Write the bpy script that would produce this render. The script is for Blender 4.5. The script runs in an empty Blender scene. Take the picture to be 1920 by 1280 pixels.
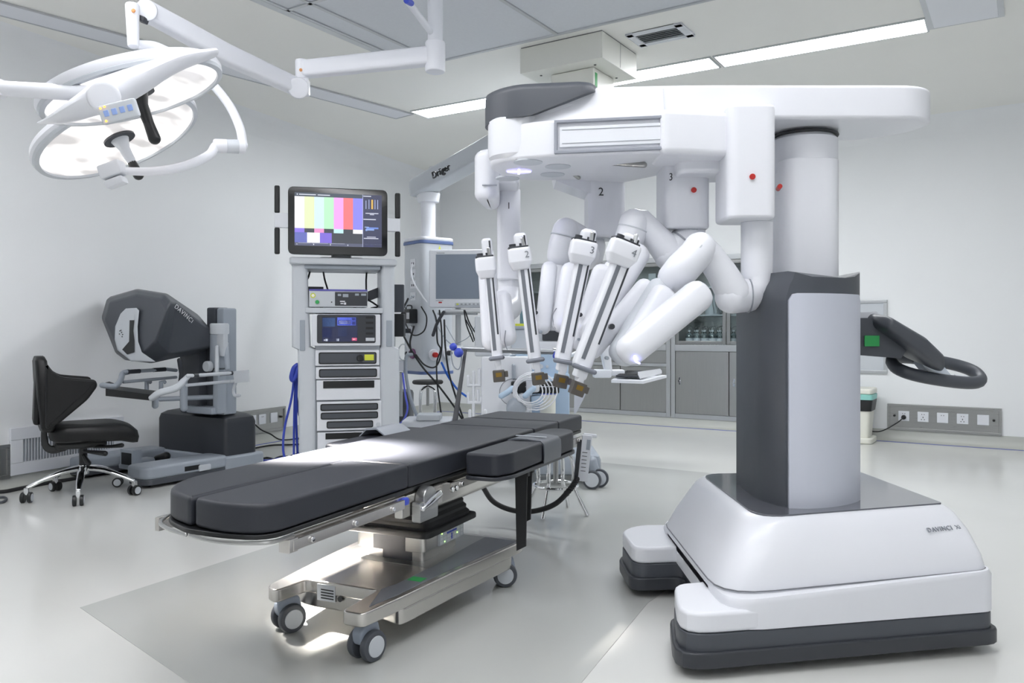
import bpy, bmesh, math, random
from mathutils import Vector, Matrix
random.seed(7)
R = math.radians
SC = bpy.context.scene
COL = SC.collection
# ------------------------------------------------------------ camera, exposure
F = 1513.0; H = 0.97; CX = 960.0; CY = 620.0; CH = 2.8
cam = bpy.data.cameras.new('camera'); cam.sensor_width = 36; cam.lens = F/1920*36
cam.shift_y = (CY-640)/1920; cam.clip_start = .05; cam.clip_end = 60
camo = bpy.data.objects.new('camera', cam); COL.objects.link(camo)
camo.location = (0, 0, H); camo.rotation_euler = (R(90), 0, 0)
SC.camera = camo
SC.view_settings.view_transform = 'Standard'; SC.view_settings.look = 'None'
SC.view_settings.gamma = 1; SC.view_settings.use_curve_mapping = False
SC.view_settings.exposure = 1.24
wd = bpy.data.worlds.new('world'); SC.world = wd; wd.use_nodes = True
wd.node_tree.nodes['Background'].inputs[0].default_value = (.8, .85, .9, 1)
wd.node_tree.nodes['Background'].inputs[1].default_value = .3
STRIP = 13.5; ADDEDSTRIP = 6.5      # emission of the seen ceiling strips and of the added unseen ones
def spot(name, loc, target, energy, size, blend, col, rad):
    l = bpy.data.lights.new(name, 'SPOT'); l.energy = energy; l.spot_size = R(size); l.spot_blend = blend
    l.color = col; l.shadow_soft_size = rad
    o = bpy.data.objects.new(name, l); COL.objects.link(o); o.location = loc
    o.rotation_euler = (Vector(target)-Vector(loc)).to_track_quat('-Z', 'Y').to_euler()
    return o
# ------------------------------------------------------------ where a seen point stands at a given distance
def W(px, py, D): return Vector(((px-CX)/F*D, D, H+(CY-py)/F*D))
def G(px, py, z=0.0):
    D = (H-z)*F/(py-CY); return Vector(((px-CX)/F*D, D, z))
# ------------------------------------------------------------ materials
def lin(c):
    c = c/255.0
    return c/12.92 if c <= .04045 else ((c+.055)/1.055)**2.4
def rgb(c): return (lin(c[0]), lin(c[1]), lin(c[2]), 1)
def mat(name, c, rough=.5, metal=0.0, var=.05, scale=12.0, bump=0.0, spec=.5, coat=0.0, stretch=None, trans=0.0, alpha=1.0, rvar=0.0):
    m = bpy.data.materials.new(name); m.use_nodes = True
    nt = m.node_tree; b = nt.nodes['Principled BSDF']
    b.inputs['Roughness'].default_value = rough; b.inputs['Metallic'].default_value = metal
    b.inputs['Specular IOR Level'].default_value = spec
    b.inputs['Coat Weight'].default_value = coat; b.inputs['Coat Roughness'].default_value = .08
    b.inputs['Transmission Weight'].default_value = trans; b.inputs['Alpha'].default_value = alpha
    tc = nt.nodes.new('ShaderNodeTexCoord'); nz = nt.nodes.new('ShaderNodeTexNoise')
    nz.inputs['Scale'].default_value = scale; nz.inputs['Detail'].default_value = 3
    src = tc.outputs['Object']
    if stretch:
        mp = nt.nodes.new('ShaderNodeMapping'); mp.inputs['Scale'].default_value = stretch
        nt.links.new(src, mp.inputs['Vector']); src = mp.outputs['Vector']
    nt.links.new(src, nz.inputs['Vector'])
    mx = nt.nodes.new('ShaderNodeMix'); mx.data_type = 'RGBA'
    k = rgb(c)
    mx.inputs[6].default_value = tuple(max(0, v*(1-var)) for v in k[:3])+(1,)
    mx.inputs[7].default_value = tuple(min(1, v*(1+var)) for v in k[:3])+(1,)
    nt.links.new(nz.outputs['Fac'], mx.inputs[0]); nt.links.new(mx.outputs[2], b.inputs['Base Color'])
    if bump:
        bp = nt.nodes.new('ShaderNodeBump'); bp.inputs['Strength'].default_value = bump; bp.inputs['Distance'].default_value = .004
        nt.links.new(nz.outputs['Fac'], bp.inputs['Height']); nt.links.new(bp.outputs['Normal'], b.inputs['Normal'])
    if rvar:
        mr = nt.nodes.new('ShaderNodeMapRange'); mr.inputs[3].default_value = max(.02, rough-rvar); mr.inputs[4].default_value = rough+rvar
        nt.links.new(nz.outputs['Fac'], mr.inputs[0]); nt.links.new(mr.outputs[0], b.inputs['Roughness'])
    return m
def emat(name, c, s=1.0, rough=.3):
    m = bpy.data.materials.new(name); m.use_nodes = True
    b = m.node_tree.nodes['Principled BSDF']
    b.inputs['Base Color'].default_value = (.02, .02, .02, 1) ; b.inputs['Roughness'].default_value = rough
    b.inputs['Emission Color'].default_value = rgb(c); b.inputs['Emission Strength'].default_value = s
    return m
M = {}
M['wall'] = mat('wall_paint', (243, 245, 247), .55, var=.012, scale=2, spec=.3)
M['ceiling'] = mat('ceiling_paint', (244, 244, 240), .6, var=.012, scale=2, spec=.3)
M['base'] = mat('vinyl_baseboard', (196, 198, 192), .35, var=.03, scale=3)
M['floor'] = mat('vinyl_floor', (214, 215, 212), .16, var=.03, scale=1.4, spec=.45, rvar=.05)
M['floor_dark'] = mat('vinyl_floor_grey', (188, 190, 187), .16, var=.03, scale=1.4, spec=.45, rvar=.05)
M['flow'] = mat('airflow_mesh', (214, 218, 224), .5, var=.04, scale=60)
M['alu'] = mat('aluminium', (196, 199, 202), .34, .7, var=.06, scale=8)
M['steel'] = mat('brushed_steel', (168, 169, 168), .3, .95, var=.1, scale=6, stretch=(1, 1, 40), rvar=.07)
M['steel_dark'] = mat('brushed_steel_door', (176, 177, 176), .36, .9, var=.08, scale=5, stretch=(30, 30, 1), rvar=.06)
M['chrome'] = mat('chrome', (225, 226, 228), .09, 1, var=.03)
M['satin'] = mat('satin_steel', (208, 205, 201), .27, .95, var=.05, scale=5, stretch=(1, 20, 20))
M['white'] = mat('white_enamel', (233, 235, 241), .32, var=.012, scale=5, coat=.15)
M['white2'] = mat('white_plastic', (228, 231, 237), .38, var=.015, scale=6)
M['seam'] = mat('seam_grey', (120, 122, 128), .6, var=.05)
M['lgrey'] = mat('light_grey_plastic', (202, 207, 213), .4, var=.02, scale=6)
M['warmwhite'] = mat('warm_white_enamel', (232, 233, 226), .45, var=.012)
M['mgrey'] = mat('mid_grey_plastic', (160, 168, 178), .4, var=.03, scale=6)
M['bgrey'] = mat('blue_grey_plastic', (150, 160, 174), .4, var=.03)
M['dgrey'] = mat('dark_grey_plastic', (76, 80, 87), .42, var=.04, scale=8, rvar=.05)
M['ddgrey'] = mat('charcoal_plastic', (54, 57, 63), .4, var=.04, scale=8)
M['deck'] = mat('glossy_charcoal_deck', (92, 94, 102), .12, var=.03, coat=.5)
M['black'] = mat('black_plastic', (26, 28, 30), .35, var=.1)
M['rubber'] = mat('black_rubber', (34, 35, 37), .6, var=.1)
M['pad'] = mat('black_pad_fabric', (40, 43, 51), .5, var=.08, scale=300, bump=.05)
M['leather'] = mat('black_leather', (15, 16, 18), .42, spec=.35, var=.1, scale=150, bump=.06)
M['glass_black'] = mat('black_glass', (14, 16, 18), .08, var=.05, coat=.6)
M['screen_off'] = mat('grey_screen', (128, 139, 154), .3, var=.02)
M['blue'] = mat('blue_plastic', (64, 84, 200), .4, var=.05)
M['bluecable'] = mat('blue_cable', (46, 66, 170), .45, var=.08)
M['bluehose'] = mat('blue_hose', (40, 100, 200), .4, var=.05)
M['navy'] = mat('navy_trim', (92, 112, 160), .4, var=.05)
M['sky'] = mat('pale_blue_enamel', (186, 208, 230), .4, var=.02)
M['green'] = mat('green_label', (46, 160, 84), .5, var=.03)
M['yellow'] = mat('yellow_label', (216, 222, 70), .5, var=.03)
M['amber'] = mat('amber_label', (224, 176, 40), .5, var=.03)
M['gold'] = mat('gold_contact', (140, 112, 52), .3, .8, var=.1)
M['red'] = mat('red_button', (190, 40, 36), .4, var=.05)
M['teal'] = mat('teal_bag', (150, 214, 206), .5, var=.05)
M['ink'] = mat('black_ink', (42, 44, 48), .5, var=.02)
M['inkgrey'] = mat('grey_ink', (150, 154, 162), .5, var=.02)
M['inkwhite'] = mat('white_ink', (228, 230, 234), .5, var=.02)
M['tape'] = mat('blue_floor_tape', (74, 92, 196), .4, var=.04)
M['cream'] = mat('cream_plastic', (236, 236, 226), .4, var=.02)
def thin_glass(name, tint, gloss):
    m = bpy.data.materials.new(name); m.use_nodes = True; nt = m.node_tree; nt.nodes.clear()
    o = nt.nodes.new('ShaderNodeOutputMaterial'); mx = nt.nodes.new('ShaderNodeMixShader'); tr = nt.nodes.new('ShaderNodeBsdfTransparent'); gl = nt.nodes.new('ShaderNodeBsdfGlossy')
    fr = nt.nodes.new('ShaderNodeLayerWeight'); fr.inputs[0].default_value = gloss
    nz = nt.nodes.new('ShaderNodeTexNoise'); nz.inputs['Scale'].default_value = 8; mr = nt.nodes.new('ShaderNodeMapRange'); mr.inputs[3].default_value = .01; mr.inputs[4].default_value = .04
    nt.links.new(nz.outputs['Fac'], mr.inputs[0]); nt.links.new(mr.outputs[0], gl.inputs['Roughness'])
    tr.inputs[0].default_value = tint; gl.inputs[0].default_value = (.9, .95, .95, 1)
    nt.links.new(fr.outputs['Fresnel'], mx.inputs[0]); nt.links.new(tr.outputs[0], mx.inputs[1]); nt.links.new(gl.outputs[0], mx.inputs[2]); nt.links.new(mx.outputs[0], o.inputs[0])
    return m
M['glass'] = thin_glass('clear_glass', (.93, .97, .97, 1), .3)
M['bottle'] = thin_glass('bottle_glass', (.86, .93, .94, 1), .55)
M['purple'] = mat('purple_ring', (140, 90, 130), .4, var=.05)
M['lampdiff'] = emat('lit_diffuser', (250, 252, 255), STRIP)
M['lampadded'] = emat('added_diffuser', (252, 252, 255), ADDEDSTRIP)  # for the added near and side strips, out of view
M['lampfill'] = emat('added_fill_diffuser', (252, 252, 255), 5.2)  # for the added fill row by the viewer
M['led'] = emat('blue_led', (150, 150, 255), 5)
M['ledg'] = emat('green_led', (140, 230, 90), 3)
M['ledo'] = emat('orange_led', (255, 170, 60), 2)
# ------------------------------------------------------------ mesh collector
I4 = Matrix.Identity(4)
def T(x, y=None, z=None):
    return Matrix.Translation(Vector(x) if y is None else Vector((x, y, z)))
def RZ(a): return Matrix.Rotation(R(a), 4, 'Z')
def RX(a): return Matrix.Rotation(R(a), 4, 'X')
def RY(a): return Matrix.Rotation(R(a), 4, 'Y')
def basis(o, x, y, z):
    m = Matrix.Identity(4)
    for i, v in enumerate((x, y, z)):
        for j in range(3): m[j][i] = v[j]
    for j in range(3): m[j][3] = o[j]
    return m
def axes(p0, p1, right=(1, 0, 0)):
    """frame with z from p0 to p1, x as near to `right` as can be, origin p0"""
    z = (Vector(p1)-Vector(p0)).normalized(); r = Vector(right)
    y = z.cross(r)
    if y.length < 1e-4: y = z.cross(Vector((0, 1, 0)))
    y.normalize(); x = y.cross(z)
    return basis(Vector(p0), x, y, z)
def rpoly(pts, r, n=4):
    """polygon with rounded corners; r a number or one per corner"""
    out = []; N = len(pts)
    for i in range(N):
        ri = r[i] if isinstance(r, (list, tuple)) else r
        p = Vector(pts[i][:2]); a = Vector(pts[i-1][:2])-p; b = Vector(pts[(i+1) % N][:2])-p
        la, lb = a.length, b.length; a.normalize(); b.normalize()
        d = min(ri, la*.48, lb*.48)
        if d < 1e-5: out += [tuple(p)]*(n+1); continue
        s, e = p+a*d, p+b*d
        for k in range(n+1):
            t = k/n; q = s*(1-t)**2+p*2*t*(1-t)+e*t*t
            out.append((q.x, q.y))
    return out
def rrect(w, h, r, n=4, cx=0, cy=0):
    return rpoly([(cx-w/2, cy-h/2), (cx+w/2, cy-h/2), (cx+w/2, cy+h/2), (cx-w/2, cy+h/2)], r, n)
def circ(r, n=24, cx=0, cy=0):
    return [(cx+r*math.cos(2*math.pi*k/n), cy+r*math.sin(2*math.pi*k/n)) for k in range(n)]
def spline(pts, k=8):
    P = [Vector(p) for p in pts]; P = [P[0]*2-P[1]]+P+[P[-1]*2-P[-2]]; out = []
    for i in range(1, len(P)-2):
        a, b, c, d = P[i-1:i+3]
        for j in range(k):
            t = j/k
            out.append(.5*((2*b)+(c-a)*t+(2*a-5*b+4*c-d)*t*t+(3*b-a-3*c+d)*t**3))
    out.append(P[-2]); return out
class MB:
    def __init__(s, X=None): s.bm = bmesh.new(); s.X = X or I4; s.mats = []
    def mi(s, m):
        if m is None: return 0
        if m not in s.mats: s.mats.append(m)
        return s.mats.index(m)
    def add(s, t, X=None, m=None):
        bmesh.ops.remove_doubles(t, verts=t.verts, dist=1e-6)
        bmesh.ops.recalc_face_normals(t, faces=t.faces)
        me = bpy.data.meshes.new('t'); i = s.mi(m)
        for f in t.faces: f.material_index = i
        t.to_mesh(me); t.free(); me.transform(s.X @ (X or I4)); s.bm.from_mesh(me); bpy.data.meshes.remove(me)
        return s
    def box(s, x0, x1, y0, y1, z0, z1, X=None, bev=0, seg=2, m=None):
        t = bmesh.new(); bmesh.ops.create_cube(t, size=1)
        for v in t.verts: v.co = Vector((x0+(v.co.x+.5)*(x1-x0), y0+(v.co.y+.5)*(y1-y0), z0+(v.co.z+.5)*(z1-z0)))
        if bev: bmesh.ops.bevel(t, geom=list(t.edges), offset=min(bev, .49*min(abs(x1-x0), abs(y1-y0), abs(z1-z0))), segments=seg, profile=.5, affect='EDGES')
        return s.add(t, X, m)
    def rings(s, rings, X=None, m=None, caps=True, closed=True, cyclic=False):
        t = bmesh.new(); V = [[t.verts.new(p) for p in r] for r in rings]; n = len(V[0])
        pairs = list(zip(V[:-1], V[1:]))+([(V[-1], V[0])] if cyclic else [])
        for a, b in pairs:
            for k in range(n if closed else n-1):
                try: t.faces.new((a[k], a[(k+1) % n], b[(k+1) % n], b[k]))
                except ValueError: pass
        if caps and not cyclic:
            t.faces.new(V[0][::-1]); t.faces.new(V[-1])
        return s.add(t, X, m)
    def prism(s, poly, z0, z1, X=None, bev=0, seg=3, m=None):
        """polygon extruded in z, both rims rounded by `bev` (inset along the polygon's own normals)"""
        n = len(poly); P = [Vector((p[0], p[1], 0)) for p in poly]
        area = sum(P[i].x*P[(i+1) % n].y-P[(i+1) % n].x*P[i].y for i in range(n)); sg = 1 if area > 0 else -1
        N = []
        for i in range(n):
            a = P[i]-P[i-1]; j = 1
            while a.length < 1e-6 and j < n: j += 1; a = P[i]-P[i-j]
            b = P[(i+1) % n]-P[i]; j = 1
            while b.length < 1e-6 and j < n: j += 1; b = P[(i+j) % n]-P[i]
            v = Vector((a.y, -a.x, 0)).normalized()+Vector((b.y, -b.x, 0)).normalized()
            N.append(v.normalized()*sg if v.length > 1e-6 else Vector((0, 0, 0)))
        def ring(z, o): return [(P[i].x-N[i].x*o, P[i].y-N[i].y*o, z) for i in range(n)]
        if bev:
            rs = [ring(z0+bev*(1-math.cos(a)), bev*(1-math.sin(a))) for a in [math.pi/2*k/seg for k in range(seg+1)]]
            rs += [ring(z1-bev*(1-math.cos(a)), bev*(1-math.sin(a))) for a in [math.pi/2*k/seg for k in range(seg, -1, -1)]]
        else: rs = [ring(z0, 0), ring(z1, 0)]
        return s.rings(rs, X, m)
    def sweep(s, pts, rad, n=14, X=None, m=None, cap='round', up=(0, 0, 1), p=2.0):
        P = [Vector(q) for q in pts]; L = len(P)
        if not isinstance(rad, (list, tuple)): rad = [rad]*L
        rad = [(q, q) if not isinstance(q, (list, tuple)) else q for q in rad]
        if len(rad) != L:
            k = len(rad)-1; rr = []
            for i in range(L):
                f = i/(L-1)*k; j = min(int(f), k-1); f -= j
                rr.append((rad[j][0]*(1-f)+rad[j+1][0]*f, rad[j][1]*(1-f)+rad[j+1][1]*f))
            rad = rr
        tan = [((P[min(i+1, L-1)]-P[max(i-1, 0)]).normalized()) for i in range(L)]
        u = Vector(up); u = u-tan[0]*u.dot(tan[0])
        if u.length < 1e-3: u = Vector((0, 1, 0)); u = u-tan[0]*u.dot(tan[0])
        u.normalize(); fr = []
        for t in tan:
            u = (u-t*u.dot(t)).normalized(); fr.append((u.copy(), t.cross(u)))
        sec = []
        for k in range(n):
            a = 2*math.pi*k/n; c, si = math.cos(a), math.sin(a)
            sec.append((math.copysign(abs(c)**(2/p), c), math.copysign(abs(si)**(2/p), si)))
        def ring(c, f, r, k=1): return [tuple(c+f[0]*(x*r[0]*k)+f[1]*(y*r[1]*k)) for x, y in sec]
        rs = []
        if cap == 'round':
            rm = min(rad[0])
            for a in (80, 60, 38, 18): rs.append(ring(P[0]-tan[0]*rm*math.sin(R(a)), fr[0], rad[0], math.cos(R(a))))
        for i in range(L): rs.append(ring(P[i], fr[i], rad[i]))
        if cap == 'round':
            rm = min(rad[-1])
            for a in (18, 38, 60, 80): rs.append(ring(P[-1]+tan[-1]*rm*math.sin(R(a)), fr[-1], rad[-1], math.cos(R(a))))
        return s.rings(rs, X, m)
    def lathe(s, prof, n=24, X=None, m=None, cyc=False):
        return s.rings([[(max(r, 1e-4)*math.cos(2*math.pi*k/n), max(r, 1e-4)*math.sin(2*math.pi*k/n), z) for k in range(n)] for r, z in prof], X, m, cyclic=cyc)
    def cyl(s, p0, p1, r, r1=None, n=20, bev=0, m=None, X=None):
        p0, p1 = Vector(p0), Vector(p1); L = (p1-p0).length; r1 = r if r1 is None else r1
        A = axes(p0, p1); A = (X @ A) if X else A
        if bev: pr = [(r-bev, 0), (r-bev*.3, bev*.3), (r, bev), (r1, L-bev), (r1-bev*.3, L-bev*.3), (r1-bev, L)]
        else: pr = [(r, 0), (r1, L)]
        return s.lathe(pr, n, A, m)
    def ball(s, c, r, n=20, X=None, m=None, sc=(1, 1, 1)):
        t = bmesh.new(); bmesh.ops.create_uvsphere(t, u_segments=n, v_segments=n//2, radius=r)
        Y = T(c) @ Matrix.Diagonal((sc[0], sc[1], sc[2], 1))
        return s.add(t, (X @ Y) if X else Y, m)
    def quad(s, pts, X=None, m=None):
        t = bmesh.new(); t.faces.new([t.verts.new(p) for p in pts]); me = bpy.data.meshes.new('t')
        for f in t.faces: f.material_index = s.mi(m)
        t.to_mesh(me); t.free(); me.transform(s.X @ (X or I4)); s.bm.from_mesh(me); bpy.data.meshes.remove(me); return s
WM = {}
def obj(name, mb, m, parent=None, smooth=True, ang=38, label=None):
    me = bpy.data.meshes.new(name); mb.bm.to_mesh(me); mb.bm.free()
    ms = mb.mats if mb.mats else [m]
    for q in ms: me.materials.append(M[q] if isinstance(q, str) else q)
    o = bpy.data.objects.new(name, me); COL.objects.link(o)
    if parent is not None:
        w = WM[parent.name]; me.transform(w.inverted()); o.parent = parent; WM[o.name] = w
    else:
        # origin of a lone mesh at the middle of its underside
        xs = [v.co for v in me.vertices]
        if xs:
            c = Vector(((min(v.x for v in xs)+max(v.x for v in xs))/2, (min(v.y for v in xs)+max(v.y for v in xs))/2, min(v.z for v in xs)))
            me.transform(T(-c)); o.location = c; WM[o.name] = T(c)
        else: WM[o.name] = I4
    if smooth:
        for p in me.polygons: p.use_smooth = True
        me.set_sharp_from_angle(angle=R(ang))
        w = o.modifiers.new('wn', 'WEIGHTED_NORMAL'); w.keep_sharp = True
    if label: o['label'] = label
    return o
def tag(o, label, cat, group=None, kind=None):
    o['label'] = label
    if cat: o['category'] = cat
    if group: o['group'] = group
    if kind: o['kind'] = kind
    return o
def thing(name, label, cat, loc=(0, 0, 0), rotz=0.0, group=None):
    o = bpy.data.objects.new(name, None); COL.objects.link(o); o.location = loc; o.rotation_euler = (0, 0, R(rotz))
    o.empty_display_size = .05
    WM[o.name] = T(loc) @ RZ(rotz)
    return tag(o, label, cat, group)
def struct(name, mb, m, **k):
    o = obj(name, mb, m, **k); o['kind'] = 'structure'; return o
def dup(root, loc, rotz=None, label=None, group=None):
    r = root.copy(); COL.objects.link(r); r.location = loc
    if rotz is not None: r.rotation_euler = (0, 0, R(rotz))
    if label: r['label'] = label
    if group: r['group'] = group
    for ch in list(root.children):
        c = ch.copy(); COL.objects.link(c); c.parent = r
        for g in list(ch.children):
            d = g.copy(); COL.objects.link(d); d.parent = c
    return r
FONTS = {}
def text(name, s, size, X, m, parent, ext=.0006, align='CENTER', spacing=1.0):
    """lettering lying in X's xz plane, readable from -y"""
    cu = bpy.data.curves.new('txt', 'FONT'); cu.body = s; cu.size = size; cu.extrude = ext
    cu.align_x = align; cu.align_y = 'CENTER'; cu.space_character = spacing
    o = bpy.data.objects.new('txt', cu); COL.objects.link(o)
    dg = bpy.context.evaluated_depsgraph_get(); dg.update()
    me = bpy.data.meshes.new_from_object(o.evaluated_get(dg)); bpy.data.objects.remove(o); bpy.data.curves.remove(cu)
    me.transform(X @ RX(90)); mb = MB(); mb.bm.from_mesh(me); bpy.data.meshes.remove(me)
    return obj(name, mb, m, parent, smooth=False)

from mathutils.bvhtree import BVHTree
def surface(o):
    w = WM[o.name]; return BVHTree.FromPolygons([w @ v.co for v in o.data.vertices], [list(p.vertices) for p in o.data.polygons])
def seen(bv, px, py):
    r = bv.ray_cast(Vector((0, 0, H)), Vector(((px-CX)/F, 1, (CY-py)/F)).normalized()); return r[0], r[1]
def text_on(body, name, s, size, qa, qb, m, spacing=1.0, lift=.0015, ext=.0008):
    """lettering laid on the surface of a built part, between two of its points"""
    bv = surface(body); a, na = seen(bv, *qa); b, nb = seen(bv, *qb)
    if a is None or b is None: return None
    n = (na+nb).normalized(); n = n if n.dot(a-Vector((0, 0, H))) < 0 else -n
    xd = (b-a).normalized(); n = (n-xd*n.dot(xd)).normalized(); zd = xd.cross(-n)
    return text(name, s, size, basis((a+b)/2+n*lift, xd, -n, zd), m, body, ext=ext, spacing=spacing)
# ============================================================ THE ROOM
E1 = Vector((.842, -.540, 0)).normalized(); N1 = Vector((-E1.y, E1.x, 0))        # back wall: along, away
TL = Vector((.415, .910, 0)).normalized(); NL = Vector((-TL.y, TL.x, 0))         # left wall: along (rightwards), outward
PB = G(1650, 824); PL = G(0, 918)
def meet(p, d, q, e):
    k = d.x*e.y-d.y*e.x; w = q-p; return p+d*((w.x*e.y-w.y*e.x)/k)
CNR = meet(PB, E1, PL, TL)
def onwall(px, P, n):
    v = Vector(((px-CX)/F, 1, 0)); return v*(P.dot(n)/v.dot(n))
def sB(px): return (onwall(px, PB, N1)-CNR).dot(E1)
def zB(px, py): return H+(CY-py)/F*onwall(px, PB, N1).y
def sL(px): return (onwall(px, PL, NL)-CNR).dot(TL)
def zL(px, py): return H+(CY-py)/F*onwall(px, PL, NL).y
XB = basis(CNR, E1, N1, Vector((0, 0, 1)))       # x along back wall from the corner, y into it
XL = basis(CNR, TL, NL, Vector((0, 0, 1)))       # x<0 along left wall, y into it
SE = (Vector((6.6, 0, 0))-CNR).x/E1.x            # right end of the back wall
PR = CNR+E1*SE; XR = basis(PR, -N1, E1, Vector((0, 0, 1)))
LR = 8.2; PRN = PR-N1*LR
LL = 12.6; PLN = CNR-TL*LL
corners = [CNR, PR, PRN, PLN]
def slab(name, z0, z1, m, grow=.12):
    c = sum(corners, Vector())/4
    P = [(q+(q-c).normalized()*grow*1.6).to_2d() for q in corners]
    return struct(name, MB().prism([tuple(p) for p in P], z0, z1), m, smooth=False)
slab('floor', -.1, 0, 'floor'); slab('ceiling', CH, CH+.1, 'ceiling')
# back wall with the cupboard recess
cs0, cs1, cz0, cz1 = sB(985), sB(1262)+1.16, .085, 1.725
CUPD = .42
w = MB(XB)
for a, b, c, d in ((0, cs0, 0, CH), (cs1, SE, 0, CH), (cs0, cs1, 0, cz0), (cs0, cs1, cz1, CH)): w.box(a, b, 0, .1, c, d)
w.box(cs0-.1, cs1+.1, CUPD+.02, CUPD+.1, 0, cz1+.1)
w.box(cs0-.1, cs0, .1, CUPD+.02, 0, cz1+.1); w.box(cs1, cs1+.1, .1, CUPD+.02, 0, cz1+.1); w.box(cs0, cs1, .1, CUPD+.02, cz1, cz1+.1); w.box(cs0, cs1, .1, CUPD+.02, 0, cz0)
struct('wall_back', w, 'wall', smooth=False)
struct('wall_left', MB(XL).box(-LL, 0.1, 0, .1, 0, CH), 'wall', smooth=False)
struct('wall_right', MB(XR).box(0, LR, 0, .1, 0, CH), 'wall', smooth=False)
d = (PLN-PRN); XF = basis(PRN, d.normalized(), Vector((-d.y, d.x, 0)).normalized(), Vector((0, 0, 1)))
struct('wall_front', MB(XF).box(0, d.length, 0, .1, 0, CH), 'wall', smooth=False)
# coved skirting: flush vinyl band running up the wall
def cove(name, X, a, b, h=.1):
    prof = [(-.002, h), (-.004, .06), (-.010, .03), (-.022, .012), (-.045, .002), (-.06, .0005), (0, 0)]
    t = MB(X).rings([[(x, y, z) for y, z in prof] for x in (a, b)])
    struct(name, t, 'base')
cove('baseboard_back', XB, 0, SE); cove('baseboard_left', XL, -LL, 0); cove('baseboard_right', XR, 0, LR)
# ceiling cove to the walls
def crown(name, X, a, b, r=.16):
    prof = [(.0, CH-r)]+[(-r+r*math.cos(t), CH-r+r*math.sin(t)) for t in [math.pi/2*k/8 for k in range(1, 8)]]+[(-r, CH), (0, CH)]
    struct(name, MB(X).rings([[(x, y, z) for y, z in prof] for x in (a, b)]), 'wall')
crown('trim_1', XB, 0, SE); crown('trim_2', XL, -LL, 0)
# floor zones and tape
def floorpoly(name, pts, z, m, label=None, cat=None):
    P = [tuple(p.to_2d()) for p in pts]
    o = obj(name, MB().prism(P, .0002, z), m, smooth=False)
    if cat: return tag(o, label, cat)
    o['kind'] = 'structure'; return o
q1 = G(150, 1139); q2 = G(700, 962); q3 = q2+E1*2.2; q4 = G(1040, 1279); 
floorpoly('trim_3', [q1, G(520, 1274)+Vector((0, -.25, 0)), G(1030, 1279)+Vector((0, -.2, 0)), G(1215, 1130), q1+(q2-q1)*2.3+E1*2.0, q1+(q2-q1)*2.3], .0012, 'floor_dark')
t0 = G(1097, 789); t1 = t0+E1*5.2; te = t0-E1*(2.0)
tA = CNR-N1*.07
tl = MB()
def strip(a, b, w=.022, z=.0016):
    dd = (b-a).normalized(); nn = Vector((-dd.y, dd.x, 0))*w/2
    tl.prism([tuple((p).to_2d()) for p in (a-nn, b-nn, b+nn, a+nn)], .0004, z)
k0 = meet(t0, E1, G(473, 836), TL)
strip(t1, k0); strip(k0, G(473, 836)-TL*3.2)
tag(obj('floor_tape', tl, 'tape', smooth=False), 'thin blue tape line stuck on the floor along the walls', 'tape')
# ---- airflow ceiling field
def flat(v): return Vector((v[0], v[1], 0))
def CE(px, py):
    D = (CH-H)*F/(CY-py); return Vector(((px-CX)/F*D, D, CH))
pa = CE(723, 98); pb = CE(463, 0); dl = (pb-pa).normalized()
pc = CE(840, 105); pd = CE(1280, 0); dr = (pd-pc).normalized(); k = meet(pa, dl, pc, dr)
XC = basis(k, dr, -dl, Vector((0, 0, 1)))
A = basis(flat(k), E1, N1, Vector((0, 0, 1)))
t = thing('airflow_ceiling_panel', 'large grey framed airflow panel set in the ceiling above the operating table', 'ceiling panel', k)
LW, LD = 2.9, 2.6
obj('filter_mesh', MB(A).box(.0, LW, -LD, 0, CH-.012, CH-.001), 'flow', t, smooth=False)
fr = MB(A)
fr.box(-.055, 0.0, -LD, 0, CH-.022, CH-.001, bev=.004); fr.box(0.0, .02, -LD, 0, CH-.02, CH-.012)
fr.box(-.055, LW, 0, .02, CH-.022, CH-.001, bev=.004)
obj('frame', fr, 'alu', t)
kx = (CE(1040, 57)-k).dot(E1)
for x in (kx, kx+1.25, kx-.92*1.0):
    if x > .1: obj('divider', MB(A).box(x-.012, x+.012, -LD, 0, CH-.02, CH-.01), 'alu', t, smooth=False)
kp = (CE(540, 14)-k).dot(N1)
obj('divider', MB(A).box(0, kx, kp-.012, kp+.012, CH-.02, CH-.01), 'alu', t, smooth=False)
# ---- lit strip lights along the back, and the unlit one on the left
def strip_light(p0, p1, w, label, lit=True, group=None, dm='lampdiff'):
    d = (p1-p0); L = d.length; d.normalize(); X = basis(flat(p0), d, Vector((-d.y, d.x, 0)), Vector((0, 0, 1)))
    t = thing('ceiling_light', label, 'light', (p0+p1)/2, group=group)
    f = MB(X); b = .012
    for a in ((-b, L+b, -w/2-b, -w/2), (-b, L+b, w/2, w/2+b), (-b, 0, -w/2, w/2), (L, L+b, -w/2, w/2)): f.box(a[0], a[1], a[2], a[3], CH-.012, CH-.001)
    obj('frame', f, 'alu', t, smooth=False)
    obj('diffuser', MB(X).box(0, L, -w/2, w/2, CH-.009, CH-.002), dm if lit else 'white2', t, smooth=False)
    return t
def mid(a, b): return (a+b)/2
r1a, r1b = mid(CE(1345, 102), CE(1354, 124)), mid(CE(1733, 31), CE(1738, 58))
dd = (r1b-r1a).normalized(); dn = Vector((-dd.y, dd.x, 0)); SW = .22
strip_light(r1a, r1b, SW, 'long lit strip light on the ceiling at top right')
g = .04; L1 = (r1b-r1a).length
r2b = r1a-dd*g; la = mid(CE(788, 212), CE(818, 225)); La = (r2b-la).dot(dd)/2
strip_light(r2b-dd*(La-g/2), r2b, SW, 'lit strip light on the ceiling, middle one of the row along the back')
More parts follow.
